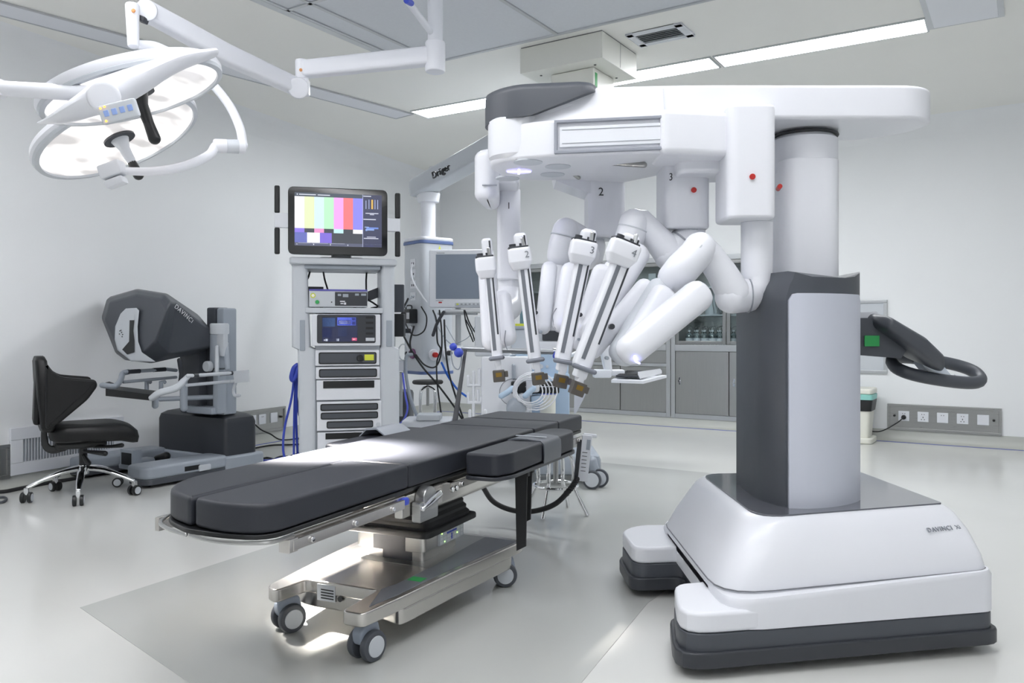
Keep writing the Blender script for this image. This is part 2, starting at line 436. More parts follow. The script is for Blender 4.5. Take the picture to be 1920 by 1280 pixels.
strip_light(r2b-dd*(2*La), r2b-dd*(La+g/2), SW, 'lit strip light on the ceiling, left one of the row, beside the dark robot nose')
u0, u1 = mid(CE(0, 2), CE(0, 24)), CE(786, 222)
strip_light(u0-(u1-u0).normalized()*.8, u1+Vector((-.12, -.1, 0)), .2, 'unlit long ceiling strip crossing the upper left behind the surgical lights', lit=False)
# unseen strips, added to light the room from the near side
near = k-N1*(LD+.45)
for j in range(3):
    p = near+E1*(-1.1+j*1.35)
    strip_light(p, p+E1*1.25, .3, 'added unseen strip light on the ceiling over the near side of the table', group='added unseen strip lights on the near side of the room', dm='lampadded')
far_ = k-N1*(LD+2.0)  # unseen row added as front fill, brightens the robot's viewer-facing sides
for j in range(3):
    p = far_+E1*(1.4+j*1.3)
    strip_light(p, p+E1*1.2, .3, 'added unseen fill strip on the ceiling near the viewer', group='added unseen fill strips nearest the viewer', dm='lampfill')
side = k+E1*(LW+.25)  # unseen side strips, added to light the room from the right
for j in range(2):
    p = side-N1*(.2+j*1.35)
    strip_light(p-N1*1.25, p, .25, 'added unseen strip light on the ceiling at the right of the airflow panel', group='added unseen strip lights on the right side of the room', dm='lampadded')
# ceiling hatch at top right
h0 = CE(1742, 52)
t = thing('ceiling_hatch', 'square grey panel on the ceiling past the end of the lit strip', 'ceiling hatch', h0)
o_ = h0; XH = basis(flat(o_), E1, N1, Vector((0, 0, 1)))
obj('panel', MB(XH).box(.03, .36, -.75, -.03, CH-.02, CH-.001, bev=.003), 'white2', t)
f = MB(XH)
for a in ((0, .39, -.78, -.75), (0, .39, -.03, 0), (0, .03, -.75, -.03), (.36, .39, -.75, -.03)): f.box(a[0], a[1], a[2], a[3], CH-.014, CH-.001)
obj('frame', f, 'alu', t)
# air vent in the ceiling
v0, v1, v2 = CE(1185, 61), CE(1261, 42), CE(1214, 83)
t = thing('ceiling_vent', 'small slatted air vent in the ceiling beside the boxed ceiling mount', 'vent', v0)
lw, ld = (v1-v0).dot(E1), (v0-v2).dot(N1); XV = basis(flat(v0), E1, N1, Vector((0, 0, 1)))
f = MB(XV); b = .045
for a in ((-b, lw+b, -ld-b, -ld), (-b, lw+b, 0, b), (-b, 0, -ld, 0), (lw, lw+b, -ld, 0)): f.box(a[0], a[1], a[2], a[3], CH-.012, CH-.001, bev=.003)
obj('frame', f, 'white2', t)
obj('backing', MB(XV).box(0, lw, -ld, 0, CH-.004, CH-.001), 'ddgrey', t)
f = MB(XV)
for j in range(9):
    y = -ld+(j+.5)*ld/9
    f.box(0, lw, -.009, .009, -.001, .001, X=T(0, y, CH-.008) @ RX(28))
obj('slats', f, 'lgrey', t, smooth=False)
# smoke detector
p = CE(820, 314); p = p if p.y < 9.2 else p*(9.2/p.y); p.z = CH
t = thing('smoke_detector', 'small white domed detector on the ceiling above the pendant arm', 'detector', p)
obj('housing', MB(T(p)).lathe([(.0, -.05), (.05, -.05), (.085, -.04), (.09, 0)], 20), 'white2', t)
obj('sensor', MB(T(p)).lathe([(.0, -.1), (.02, -.095), (.055, -.05), (.05, -.045)], 16), 'black', t)
# ============================================================ things set in the walls
def outlet_panel(X, s0, s1, z0, z1, label, xs, plug=None, kinds=None, metal='steel', osz=.086, zc=None, pins=()):
    t = thing('outlet_panel', label, 'outlet panel', X @ Vector(((s0+s1)/2, 0, z0)))
    f = MB(X); b = .022
    for a in ((s0, s1, z0, z0+b), (s0, s1, z1-b, z1), (s0, s0+b, z0+b, z1-b), (s1-b, s1, z0+b, z1-b)): f.box(a[0], a[1], -.016, .0, a[2], a[3], bev=.003)
    obj('frame', f, metal, t)
    obj('back_plate', MB(X).box(s0+b, s1-b, -.005, 0, z0+b, z1-b), metal, t, smooth=False)
    zc = (z0+z1)/2 if zc is None else zc
    for i, x in enumerate(xs):
        kd = (kinds or 'abaab')[i]
        o = obj('outlet', MB(X).box(x-osz/2, x+osz/2, -.015, -.004, zc-osz/2, zc+osz/2, bev=.003), 'white2', t)
        h = MB(X)
        if kd != 'n':
            for q in (-.009, .009): h.box(x+q-.0022, x+q+.0022, -.0165, -.0148, zc+.017, zc+.025)
        if kd == 'b':
            for q in (-.011, .011): h.box(x+q-.005, x+q+.003, -.0165, -.0148, zc-.026, zc-.02)
            h.box(x-.003, x+.003, -.0165, -.0148, zc-.01, zc+.002)
        if kd != 'n': obj('socket_holes', h, 'ink', o, smooth=False)
    for x in pins:
        obj('terminal', MB(X).cyl((x, -.004, zc), (x, -.03, zc), .011, .009), 'black', t)
    return t, zc
s0, s1 = sB(1664), sB(1878.5)
z0, z1 = zB(1770, 810.5), zB(1770, 760.5)
xs = [sB(p) for p in (1695, 1731, 1767.5, 1805, 1843.5)]
t, zc = outlet_panel(XB, s0, s1, z0, z1, 'long steel outlet panel with five white sockets low on the right wall', xs, kinds='bbabn', zc=zB(1767, 783), pins=(sB(1677.5), sB(1863.5)))
pl = XB @ Vector((xs[0], -.016, zc-.01))
c = thing('power_plug', 'black plug and lead in the leftmost socket of the right wall panel', 'plug', pl)
obj('plug', MB(XB).cyl((xs[0], -.014, zc-.01), (xs[0], -.05, zc-.012), .02, .017, bev=.004), 'rubber', c)
e = XB @ Vector((sB(1630), -.08, zB(1630, 806)))
obj('lead', MB().sweep(spline([XB @ Vector((xs[0], -.048, zc-.012)), XB @ Vector((xs[0]-.05, -.07, zc-.06)), XB @ Vector((sB(1655), -.09, zB(1655, 806))), e]), .005, 8), 'rubber', c)
s0, s1 = sL(452)-.35, sL(534)
z0, z1 = zL(505, 808.5), zL(505, 764.5)
outlet_panel(XL, s0, s1, z0, z1, 'steel outlet panel low on the left wall behind the console base', [sL(471.5), sL(490), sL(512), sL(471.5)-.22, sL(471.5)-.44][:4], kinds='aann', zc=zL(500, 784), pins=(sL(524),), metal='steel_dark')
s1 = sL(17); z1, z0 = zL(10, 833), zL(10, 897)
outlet_panel(XL, s1-.85, s1, z0, z1, 'steel outlet panel at the far left edge beside the wall vent', [s1-.4, s1-.2-.37], kinds='nn', pins=(s1-.09,))
# wall vent
s0, s1 = sL(16.5), sL(229); z0, z1 = zL(17, 892), zL(17, 803)
t = thing('wall_vent', 'white louvred vent low on the left wall behind the black chair', 'vent', XL @ Vector(((s0+s1)/2, 0, z0)))
b = .075; f = MB(XL)
for a in ((s0, s1, z0, z0+b), (s0, s1, z1-b, z1), (s0, s0+b, z0+b, z1-b), (s1-b, s1, z0+b, z1-b)): f.box(a[0], a[1], -.02, 0, a[2], a[3], bev=.004)
obj('frame', f, 'white2', t)
obj('backing', MB(XL).box(s0+b, s1-b, -.004, 0, z0+b, z1-b), 'mgrey', t)
f = MB(XL); n = 34
for j in range(n):
    x = s0+b+(j+.5)*(s1-s0-2*b)/n
    f.box(-.013, .013, -.0015, .0015, z0+b, z1-b, X=T(x, -.011, 0) @ RZ(38))
obj('louvres', f, 'white2', t, smooth=False)
# steel control panel high on the back wall behind the column
s1 = sB(1664); s0 = s1-.75; z1, z0 = zB(1640, 562), zB(1640, 700)
t = thing('wall_cabinet_door', 'steel framed access panel on the wall behind the robot handle', 'access panel', XB @ Vector((s1, 0, z0)))
f = MB(XB); b = .03
for a in ((s0, s1, z0, z0+b), (s0, s1, z1-b, z1), (s0, s0+b, z0+b, z1-b), (s1-b, s1, z0+b, z1-b)): f.box(a[0], a[1], -.02, 0, a[2], a[3], bev=.004)
obj('frame', f, 'alu', t); obj('panel', MB(XB).box(s0+b, s1-b, -.008, 0, z0+b, z1-b), 'lgrey', t, smooth=False)
# ============================================================ built-in steel cupboards
def cupboard(a, b, label, seams, upper, drawers=None):
    t = thing('steel_cupboard', label, 'cupboard', XB @ Vector(((a+b)/2, 0, cz0)))
    f = MB(XB); w_ = .045; zt = cz1; zm = .80
    for q in ((a, a+w_, cz0, zt), (b-w_, b, cz0, zt), (a+w_, b-w_, cz0, cz0+w_), (a+w_, b-w_, zt-w_*1.2, zt), (a+w_, b-w_, zm-.035, zm+.03)):
        f.box(q[0], q[1], -.012, .02, q[2], q[3], bev=.004)
    obj('frame', f, 'alu', t)
    c = MB(XB)
    c.box(a, a+.01, .02, CUPD, cz0, zt); c.box(b-.01, b, .02, CUPD, cz0, zt); c.box(a, b, CUPD-.01, CUPD, cz0, zt)
    c.box(a, b, .02, CUPD, cz0, cz0+.01); c.box(a, b, .02, CUPD, zt-.01, zt); c.box(a, b, .02, CUPD, zm-.01, zm+.012)
    obj('carcass', c, 'steel', t, smooth=False)
    z_hi = zm-.035
    if drawers:
        z_hi = drawers
        obj('rail', MB(XB).box(a+w_, b-w_, -.008, .02, z_hi, z_hi+.035, bev=.003), 'alu', t)
        for j in range(len(seams)-1):
            obj('drawer_front', MB(XB).box(seams[j]+.004, seams[j+1]-.004, -.003, .018, z_hi+.038, zm-.037, bev=.002), 'steel_dark', t)
    for j in range(len(seams)-1):
        x0, x1 = seams[j]+.004, seams[j+1]-.004
        d = obj('door', MB(XB).box(x0, x1, -.004, .018, cz0+w_+.003, z_hi-.003, bev=.002), 'steel_dark', t)
        hx = x1-.05 if j % 2 == 0 and j+2 < len(seams) else x0+.05
        hx = x0+.045
        hm = MB(XB).box(hx-.012, hx+.012, -.012, -.004, .42, .5, bev=.003); hm.cyl((hx, -.004, .46), (hx, -.03, .46), .009)
        obj('door_handle', hm, 'chrome', d)
    for j in range(len(upper)-1):
        x0, x1 = upper[j]+.003, upper[j+1]-.003; fw = .035
        g_ = MB(XB); za, zb = zm+.033, zt-w_*1.2-.003
        for q in ((x0, x0+fw, za, zb), (x1-fw, x1, za, zb), (x0+fw, x1-fw, za, za+fw), (x0+fw, x1-fw, zb-fw, zb)): g_.box(q[0], q[1], -.006, .016, q[2], q[3], bev=.003)
        d = obj('glass_door', g_, 'steel', t)
        obj('pane', MB(XB).box(x0+fw, x1-fw, .003, .007, za+fw, zb-fw), 'glass', d, smooth=False)
    for z in (1.12, 1.4):
        obj('shelf', MB(XB).box(a+.012, b-.012, .05, CUPD-.012, z, z+.012), 'alu', t, smooth=False)
    return t
sm = sB(1258)
sl = [cs0+.045, sm-.045-1.04, sm-.045-.52, sm-.045]
cupboard(cs0, sm-.003, 'built-in steel cupboard with drawers, left one, behind the robot arms', sl, [cs0+.045, (cs0+sm)/2, sm-.048], drawers=.60)
s67 = sB(1367)
cupboard(sm+.003, cs1, 'built-in steel cupboard with glass upper doors, right one, beside the robot column', [sm+.048, s67, cs1-.045], [sm+.048, sB(1362), cs1-.045])
# bottles on the lower shelf
def bottle(n, loc, first=None):
    pass
zs = .813; k_ = 0; B0 = None
GB = 'labelled glass bottles in the right cupboard'
for row, yy in ((0, .10), (1, .19)):
    for j in range(6):
        s = sB(1284+j*14.5)+row*.03+.012; loc = XB @ Vector((s, yy, zs))
        lab = 'white labelled glass bottle in the %s row behind the cupboard glass' % ('front' if row == 0 else 'rear')
        if B0 is None:
            B0 = thing('glass_bottle', lab, 'bottle', loc, group=GB); X = T(loc)
            obj('bottle_body', MB(X).lathe([(.0, 0), (.034, 0), (.037, .006), (.037, .1), (.03, .118), (.014, .13), (.013, .15), (.0, .15)], 16), 'bottle', B0)
            obj('paper_label', MB(X).lathe([(.0375, .02), (.0378, .02), (.0378, .082), (.0375, .082)], 16), 'white2', B0)
            obj('cap', MB(X).lathe([(.0, .15), (.015, .148), (.015, .165), (0, .166)], 12), 'lgrey', B0)
            obj('wire_bail', MB(X).sweep(spline([(-.015, 0, .155), (-.02, 0, .18), (.02, 0, .205), (.03, 0, .175), (.015, 0, .155)], 4), .0018, 6), 'chrome', B0)
        else: dup(B0, loc, label=lab)
# wire racks / instruments hung inside
def wire_rack(s, z, y, label, seed, wd=.3, ht=.26):
    random.seed(seed); f = MB(XB)
    f.sweep([(s, y, z+ht), (s+wd, y, z+ht)], .004, 6)
    for j in range(9):
        x = s+.01+j*wd/9; a = random.uniform(-.05, .05)
        f.sweep(spline([(x, y, z+ht), (x+a*.3, y-.01, z+ht*.6), (x+a, y+.01, z+.02)], 3), .0035, 6)
        if j % 2: f.sweep([(x+a*.5, y, z+ht*.5), (x+a*.5+random.uniform(-.08, .08), y+.01, z+.06)], .003, 6)
    return tag(obj('instrument_rack', f, 'steel'), label, 'instrument rack')
wire_rack(sB(1372), .83, .2, 'bundle of thin steel rods standing in the glass cupboard beside the robot column', 3, .32, .28)
wire_rack(sB(1322), 1.13, .2, 'dark wire stand on the upper glass cupboard shelf over the bottles', 5, .2, .22)
tag(obj('steel_canister', MB(XB).lathe([(0, 0), (.075, 0), (.08, .01), (.08, .2), (.07, .215), (0, .215)], 24, T(sB(1315)+.02, .3, 1.132)), 'lgrey'), 'pale round canister on the upper shelf of the right cupboard', 'canister')
for j, (px, hh) in enumerate(((1215, .16), (1232, .13))):
    tag(obj('storage_box', MB(XB).box(sB(px)-.04, sB(px)+.045, .1, .3, 1.413, 1.413+hh, bev=.006), 'mgrey' if j else 'lgrey'),
        ('pale' if not j else 'grey')+' storage box on the top shelf of the left cupboard', 'box')
tag(obj('storage_box', MB(XB).box(sB(1018), sB(1050), .1, .34, 1.14, 1.38, bev=.006), 'lgrey'), 'large pale box behind the left cupboard glass near its left end', 'box')
tag(obj('white_tray', MB(XB).box(sB(1401), sB(1401)+.26, -.11, -.014, .84, .905, bev=.008), 'white2'), 'small white tray standing out from the cupboard next to the robot column', 'tray')
gx = sB(1402)
t = thing('glove_box_holder', 'white wire holder with two glove boxes on the steel door beside the robot column', 'holder', XB @ Vector((gx+.1, -.05, .38)))
obj('glove_box', MB(XB).box(gx+.01, gx+.22, -.09, -.006, .39, .51, bev=.004), 'white2', t)
obj('glove_box', MB(XB).box(gx+.01, gx+.22, -.09, -.006, .515, .635, bev=.004), 'white2', t)
f = MB(XB)
for z in (.4, .46, .53): f.sweep([(gx-.02, -.006, z), (gx-.02, -.1, z), (gx+.24, -.1, z), (gx+.24, -.006, z)], .0035, 6)
obj('wire_frame', f, 'white', t)
# waste bin
bp = XB @ Vector((sB(1612)+.0, -.24, 0)); X = T(bp) @ RZ(-32.7)
t = thing('waste_bin', 'cream pedal bin with black liner beside the right wall panel', 'bin', bp, -32.7)
obj('bin_body', MB(X).rings([[(x, y, z) for x, y in rrect(w_, w_*.9, .04)] for z, w_ in ((.05, .25), (.06, .255), (.38, .30))]), 'cream', t)
obj('bin_liner', MB(X).rings([[(x, y, z) for x, y in rrect(w_, w_*.9, .04)] for z, w_ in ((.28, .30), (.375, .325), (.38, .315))]), 'black', t)
obj('bag_band', MB(X).rings([[(x, y, z) for x, y in rrect(w_, w_*.9, .04)] for z, w_ in ((.378, .325), (.42, .33), (.425, .31))]), 'teal', t)
obj('lid', MB(X).prism(rrect(.33, .3, .05), .425, .475, bev=.015), 'cream', t)
obj('base', MB(X).prism(rrect(.32, .3, .05), 0.0, .05, bev=.012), 'cream', t)
obj('pedal', MB(X).box(-.06, .06, -.2, -.14, .02, .04, bev=.008), 'cream', t)
# ============================================================ THE SURGICAL ROBOT CART
rb = thing('surgical_robot', 'big white four-armed surgical robot cart at the right, dark column and white boom', 'surgical robot', (1.0, 2.8, 0))
U = [(.46, 2.235), (1.464, 2.435), (1.40, 3.28), (.52, 3.29), (.43, 3.2), (.44, 2.925), (.63, 2.95), (.615, 2.54), (.505, 2.525)]
UR = [.11, .05, .06, .1, .08, .06, .05, .05, .07]
def grow(P, d):
    n = len(P); o = []
    for i in range(n):
        a = Vector(P[i])-Vector(P[i-1]); b = Vector(P[(i+1) % n])-Vector(P[i])
        u = Vector((a.y, -a.x)).normalized(); v = Vector((b.y, -b.x)).normalized(); w_ = (u+v); w_.normalize()
        k = d/max(.4, w_.dot(u)); o.append(tuple(Vector(P[i])+w_*k))
    return o
sk = MB()
sk.prism(rpoly(grow(U, .012), UR), .028, .074, bev=.006)
o = obj('bumper', sk, 'ddgrey', rb)
obj('skirt', MB().prism(rpoly(grow(U, .0), UR), .06, .122, bev=.004), 'dgrey', rb)
obj('undercarriage', MB().prism(rpoly(grow(U, -.09), .04), .008, .05), 'black', rb)
for q in ((.62, 2.36), (.58, 3.12), (1.34, 2.52), (1.3, 3.18)):
    obj('wheel', MB().cyl((q[0], q[1]-.02, .035), (q[0], q[1]+.02, .035), .035, bev=.004), 'black', rb)
def ringz(P, r, zs):
    q = rpoly(P, r, 5); n = len(q)
    return [(x, y, zs if not callable(zs) else zs(x, y)) for x, y in q]
lo = MB().prism(rpoly(grow(U, -.001), UR), .122, .182, bev=.012, seg=4)
AR = [.12, .05, .06, .12]
# the side apron that climbs towards the rear
ap = [(.60, 2.2615), (1.4655, 2.4335), (1.4015, 3.281), (.60, 3.292)]
lo.rings([ringz(ap, AR, .125), ringz(ap, AR, lambda x, y: .19+.05*(x-.6)), ringz(grow(ap, -.006), AR, lambda x, y: .205+.05*(x-.6))])
obj('foot_cover', lo, 'white', rb)
bd = MB()
r0 = [(.60, 2.31), (1.455, 2.45), (1.39, 3.265), (.60, 3.25)]
r1 = [(.635, 2.325), (1.45, 2.462), (1.388, 3.26), (.635, 3.23)]
r2 = [(.675, 2.345), (1.435, 2.51), (1.385, 3.24), (.675, 3.21)]
r3 = [(.70, 2.368), (1.42, 2.565), (1.38, 3.22), (.70, 3.19)]
RR = [.16, .05, .05, .14]
zz = lambda b: (lambda x, y: b+.04*(x-.6))
bd.rings([ringz(r0, RR, .17), ringz(r0, RR, zz(.214)), ringz(r1, RR, .285), ringz(r2, RR, .35), ringz(r3, RR, .392), ringz(grow(r3, -.02), RR, .408), ringz(grow(r3, -.035), RR, .41)])
base_cover = obj('base_cover', bd, 'white', rb, ang=50)
obj('seam', MB().rings([ringz(grow(r0, .0025), RR, zz(.2105)), ringz(grow(r0, .0025), RR, zz(.2135))]), 'seam', rb)
dk = [(.735, 2.41), (1.395, 2.61), (1.375, 3.18), (.735, 3.15)]
obj('deck', MB().prism(rpoly(dk, [.12, .02, .02, .1], 6), .405, .414, bev=.002), 'deck', rb)
text_on(base_cover, 'lettering', 'DAVINCI', .021, (1738, 995), (1784, 990), 'inkgrey', 1.15, lift=.003, ext=.0015)
text_on(base_cover, 'lettering', 'Xi', .02, (1791, 989), (1800, 988), 'inkgrey')
# column
cp = [(.81, 2.67), (.845, 2.57), (.862, 2.545), (.93, 2.538), (1.0, 2.555), (1.07, 2.592), (1.12, 2.635), (1.155, 2.68), (1.178, 2.735), (1.16, 2.95), (1.1, 3.0), (.87, 3.0), (.82, 2.95)]
def cring(z, fl=0, fr=0, dz=None):
    out = []
    for x, y in cp:
        xx = x
        if x < .99: xx = x+fl*(.99-x)/.18
        else: xx = x-fr*(x-.99)/.18
        out.append((xx, y, z if dz is None else z+dz(xx)))
    return out
co = MB()
co.rings([cring(.412), cring(1.055), cring(1.085, .008), cring(1.115, .02), cring(1.135, .035), cring(1.14, .042, 0, lambda x: .02*max(0, min(1, (.95-x)/.07))**1.5+.03*max(0, min(1, (x-1.09)/.08))**1.5)])
obj('column', co, 'dgrey', rb, ang=30)
# light panel following the bulged front
pc_ = spline([(.868, 2.528, 0), (.93, 2.523, 0), (1.0, 2.541, 0), (1.07, 2.58, 0), (1.122, 2.624, 0), (1.145, 2.652, 0)], 5)
R_ = []; n_ = len(pc_)
def ztop(i):
    s = 0
    d = min((pc_[i]-pc_[0]).length, (pc_[i]-pc_[-1]).length)
    return 1.088-(.022-math.sqrt(max(0, .022**2-(.022-min(d, .022))**2)))
for i, p in enumerate(pc_):
    tn = (pc_[min(i+1, n_-1)]-pc_[max(i-1, 0)]).normalized(); nn = Vector((-tn.y, tn.x, 0))
    a = p; b = p+nn*.02
    R_.append([(a.x, a.y, .414), (a.x, a.y, ztop(i)), (b.x, b.y, ztop(i)), (b.x, b.y, .414)])
obj('column_panel', MB().rings(R_), mat('satin_silver_panel', (206, 210, 222), .42, .15, var=.02, scale=3), rb, ang=50)
# mast
obj('mast', MB().prism(rrect(.205, .24, .07, 5, 1.03, 2.865), 1.1, 1.56, bev=.004), 'white', rb)
md = MB().lathe([(.098, 1.5), (.112, 1.525), (.113, 1.535), (.113, 1.64), (.09, 1.665), (0, 1.665)], 40, T(1.035, 2.86, 0))
obj('mast_drum', md, 'white', rb)
obj('drum_gap', MB().lathe([(.114, 1.652), (.116, 1.656), (.114, 1.66)], 40, T(1.035, 2.86, 0)), 'ink', rb)
obj('red_button', MB().cyl(W(1462.5, 349, 2.70)+Vector((.01, .05, 0)), W(1462.5, 349, 2.70), .008), 'red', rb)
# boom
bp_ = [(.03, 2.72), (.5, 2.655), (1.34, 2.66), (1.425, 2.72), (1.40, 2.86), (1.28, 2.97), (.5, 3.0), (.05, 2.95)]
bb = MB().prism(rpoly(bp_, [.1, .3, .1, .06, .1, .1, .3, .1], 6), 1.668, 1.782, bev=.014)
obj('boom', bb, 'white', rb, ang=45)
nc = Vector((.03, 2.825, 0))
cap = [(-.05, 2.74), (.02, 2.685), (.26, 2.648), (.30, 2.72), (.30, 2.9), (.2, 2.95), (.02, 2.95), (-.085, 2.9), (-.10, 2.82)]
cq = rpoly(cap, [.05, .1, .03, .03, .03, .05, .07, .05, .06], 5)
zb = lambda x, y: 1.684+max(0, x-.06)*.36
obj('boom_cap', MB().rings([[(x, y, zb(x, y)) for x, y in cq], [(x, y, 1.772) for x, y in cq], [(nc.x+(x-nc.x)*.97, nc.y+(y-nc.y)*.95, 1.790) for x, y in cq], [(nc.x+(x-nc.x)*.9, nc.y+(y-nc.y)*.86, 1.796) for x, y in cq]]), 'dgrey', rb, ang=45)
# boom shoulder: pale sloping face that meets the lower platform
obj('boom_shoulder', MB().rings([[(x, y, z) for x, y in rpoly(P_, .03, 3)] for P_, z in (([(.0, 2.72), (.5, 2.618), (.5, 2.9), (.0, 2.92)], 1.655), ([(.02, 2.73), (.5, 2.625), (.5, 2.9), (.02, 2.9)], 1.70), ([(.25, 2.68), (.5, 2.645), (.5, 2.9), (.25, 2.9)], 1.772))]), 'white', rb, ang=30)
# orienting platform
op = [(-.082, 2.87), (-.065, 2.77), (.03, 2.70), (.13, 2.665), (.49, 2.60), (.56, 2.62), (.56, 2.98), (.42, 3.16), (.25, 3.08), (.12, 3.10), (.03, 3.08), (-.04, 3.0)]
obj('platform', MB().prism(rpoly(op, [.06, .06, .05, .03, .03, .02, .05, .05, .05, .05, .05, .05], 4), 1.545, 1.668, bev=.012), 'white', rb, ang=45)
obj('platform_nose', MB().lathe([(.09, 1.55), (.112, 1.57), (.116, 1.60), (.116, 1.69), (.10, 1.705), (0, 1.705)], 36, T(.032, 2.82, 0)), 'white', rb)
# recess rail on the near face of the platform
fa, fb = Vector((.145, 2.655, 0)), Vector((.492, 2.592, 0)); fd = (fb-fa).normalized()
XP = basis(fa, fd, Vector((-fd.y, fd.x, 0)), Vector((0, 0, 1))); fl_ = (fb-fa).length
f = MB(XP)
f.box(0, fl_, -.006, .02, 1.652, 1.662, bev=.002); f.box(0, fl_, -.006, .02, 1.552, 1.562, bev=.002); f.box(-.006, .004, -.006, .02, 1.552, 1.662, bev=.002)
obj('rail_frame', f, mat('groove_grey', (150, 154, 164), .5), rb)
f = MB(XP); f.box(.01, fl_, -.001, .02, 1.572, 1.640, bev=.004); obj('slide_rail', f, 'white2', rb)
f = MB(XP); f.box(.02, fl_, -.0025, .0, 1.628, 1.6295); f.box(.02, fl_, -.0025, .0, 1.584, 1.5855); obj('rail_groove', f, 'inkgrey', rb, smooth=False)
# underside: round recesses and the lit cross
def disc(px, py, r, m, z=1.5445, name='service_disc'):
    p = G(px, py, z) if py > CY else Vector(((px-CX)/F*(z-H)*F/(CY-py), (z-H)*F/(CY-py), z))
    return obj(name, MB().cyl(p+Vector((0, 0, .004)), p-Vector((0, 0, .002)), r), m, rb), p
for a in ((990, 304, .05), (1046, 312, .045), (1036, 327, .045), (952, 334.5, .045)): disc(*a, 'lgrey')
_, p = disc(973, 320.5, .047, emat('lit_purple_ring', (200, 196, 255), .45))
f = MB(); f.box(-.043, .043, -.004, .004, -.004, -.002, X=T(p)); f.box(-.004, .004, -.043, .043, -.004, -.002, X=T(p))
obj('laser_cross', f, 'led', rb)
obj('handle_rail', MB().sweep([W(1112, 303, 2.85), W(1208, 309, 2.75)], .010, 10), 'steel', rb)
# ---- arms
def rbox(x0, x1, y0, y1, z0, z1, r=.03, bev=.012, m=None, mb=None):
    return (mb or MB()).prism(rpoly([(x0, y0), (x1, y0), (x1, y1), (x0, y1)], r, 5), z0, z1, bev=bev, m=m)
def limb(chain, n=18, p=2.0, up=(0, 0, 1), mb=None, k=0):
    pts = [W(*c[:3]) for c in chain]; r = [c[3] for c in chain]
    if k:
        rs = []; P = spline(pts, k)
        return (mb or MB()).sweep(P, r, n, p=p, up=up)
    return (mb or MB()).sweep(pts, r, n, p=p, up=up)
def instrument(arm, pt, pb, w, d, tilt, cf, num, D=None, hook=1):
    """the long insertion rail of one arm, from pt (top) to pb (bottom), with carriage and cannula mount"""
    pt, pb = Vector(pt), Vector(pb); L = (pt-pb).length
    X = axes(pb, pt, Vector((math.cos(R(tilt)), math.sin(R(tilt)), 0)))       # z up the rail, x to its right, y away
    r = obj('instrument_rail', MB(X).prism(rrect(w, d, min(w, d)*.3, 4), 0, L, bev=min(w, d)*.3), 'white', arm)
    f = MB(X).box(-w*.18-.0065, -w*.18+.0065, -d/2-.0012, -d/2+.004, .03, L*.84)
    obj('rail_slot', f, mat('slot_grey', (122, 126, 134), .4, .3), arm, smooth=False)
    f = MB(X).box(w/2-.012, w/2-.006, -d/2-.001, -d/2+.006, L*.2, L*.975, bev=.0008)
    obj('rail_edge', f, 'ddgrey', arm)
    cz = L*cf; cw = w*.9+.028; ch = .075
    cq_ = [(-cw*.78, -d*.9), (-cw*.2, -d*1.0), (cw*.42, -d*1.02), (cw*.44, d*.3), (-cw*.72, d*.3)]
    sh_ = lambda k, z: [(x*k-(1-k)*.012, y*k, z) for x, y in rpoly(cq_, .014, 4)]
    c = obj('carriage', MB(X).rings([sh_(.62, cz-ch), sh_(.74, cz-ch*.93), sh_(.97, cz-ch*.66), sh_(1, cz-ch*.6), sh_(1, cz-.01), sh_(.96, cz-.002), sh_(.9, cz)]), 'white', arm, ang=45)
    f = MB(X).box(-cw*.7, cw*.32, -d*.85, d*.2, cz-.004, cz+.006, bev=.002)
    f.cyl((-cw*.45, -d*.3, cz), (-cw*.45, -d*.3, cz+.016), .012); f.cyl((-.0, -d*.3, cz), (-.0, -d*.3, cz+.016), .012)
    obj('carriage_seal', f, 'ddgrey', arm)
    obj('release_clip', MB(X).sweep([(w*.15, -d*.6, cz), (w*.1, -d*.55, cz+.03)], .007, 8), 'chrome', arm)
    if num: text('arm_number', num, .032, X @ T(.012, -d*1.035-.001, cz-ch*.36), mat('label_grey', (130, 134, 142), .5), arm)
    # cannula mount
    f = MB(X).box(-w*.3, w*.3, -d*.9, d*.2, -.03, .012, bev=.006); f.box(-.008, .012, -d*.9, -d*.3, -.056, -.02, bev=.003); obj('cannula_mount', f, 'white2', arm)
    obj('clamp_bar', MB(X).sweep([(-w*.62, -d*.9, .002), (w*.5*hook, -d*1.1, .004)], .0075, 10), mat('clamp_grey', (120, 124, 134), .4, .2), arm)
    s_ = .021
    f = MB(X).box(-s_, s_, -d*.95-.016, -d*.95+.02, -.06-s_, -.052+s_*.6, bev=.003); f.box(s_, s_+.012, -d*.95-.01, -d*.95+.014, -.066, -.045, bev=.002)
    obj('adapter', f, mat('bronze_grey', (92, 88, 84), .35, .5), arm)
    f = MB(X)
    f.box(-s_*.5, s_*.5, -d*.95-.0175, -d*.95-.0155, -.063, -.048); obj('gold_contacts', f, 'gold', arm, smooth=False)
    obj('status_light', MB(X).ball((w*.55, -d*.7, -.052), .0055, 10), 'led', arm)
    return X, L
def blade(arm, a, b, ra, flat, name='link', up=(0, -1, 0), m='white', p=2.6):
    return obj(name, MB().sweep([W(*a), W(*b)], [(flat, ra), (flat, ra*.94)], 22, up=up, p=p), m, arm)
def knob(arm, c, r, m='ddgrey'):
    q = W(*c); obj('knob', MB().cyl(q+Vector((0, .02, 0)), q+Vector((0, -.012, 0)), r, bev=.002), m, arm)
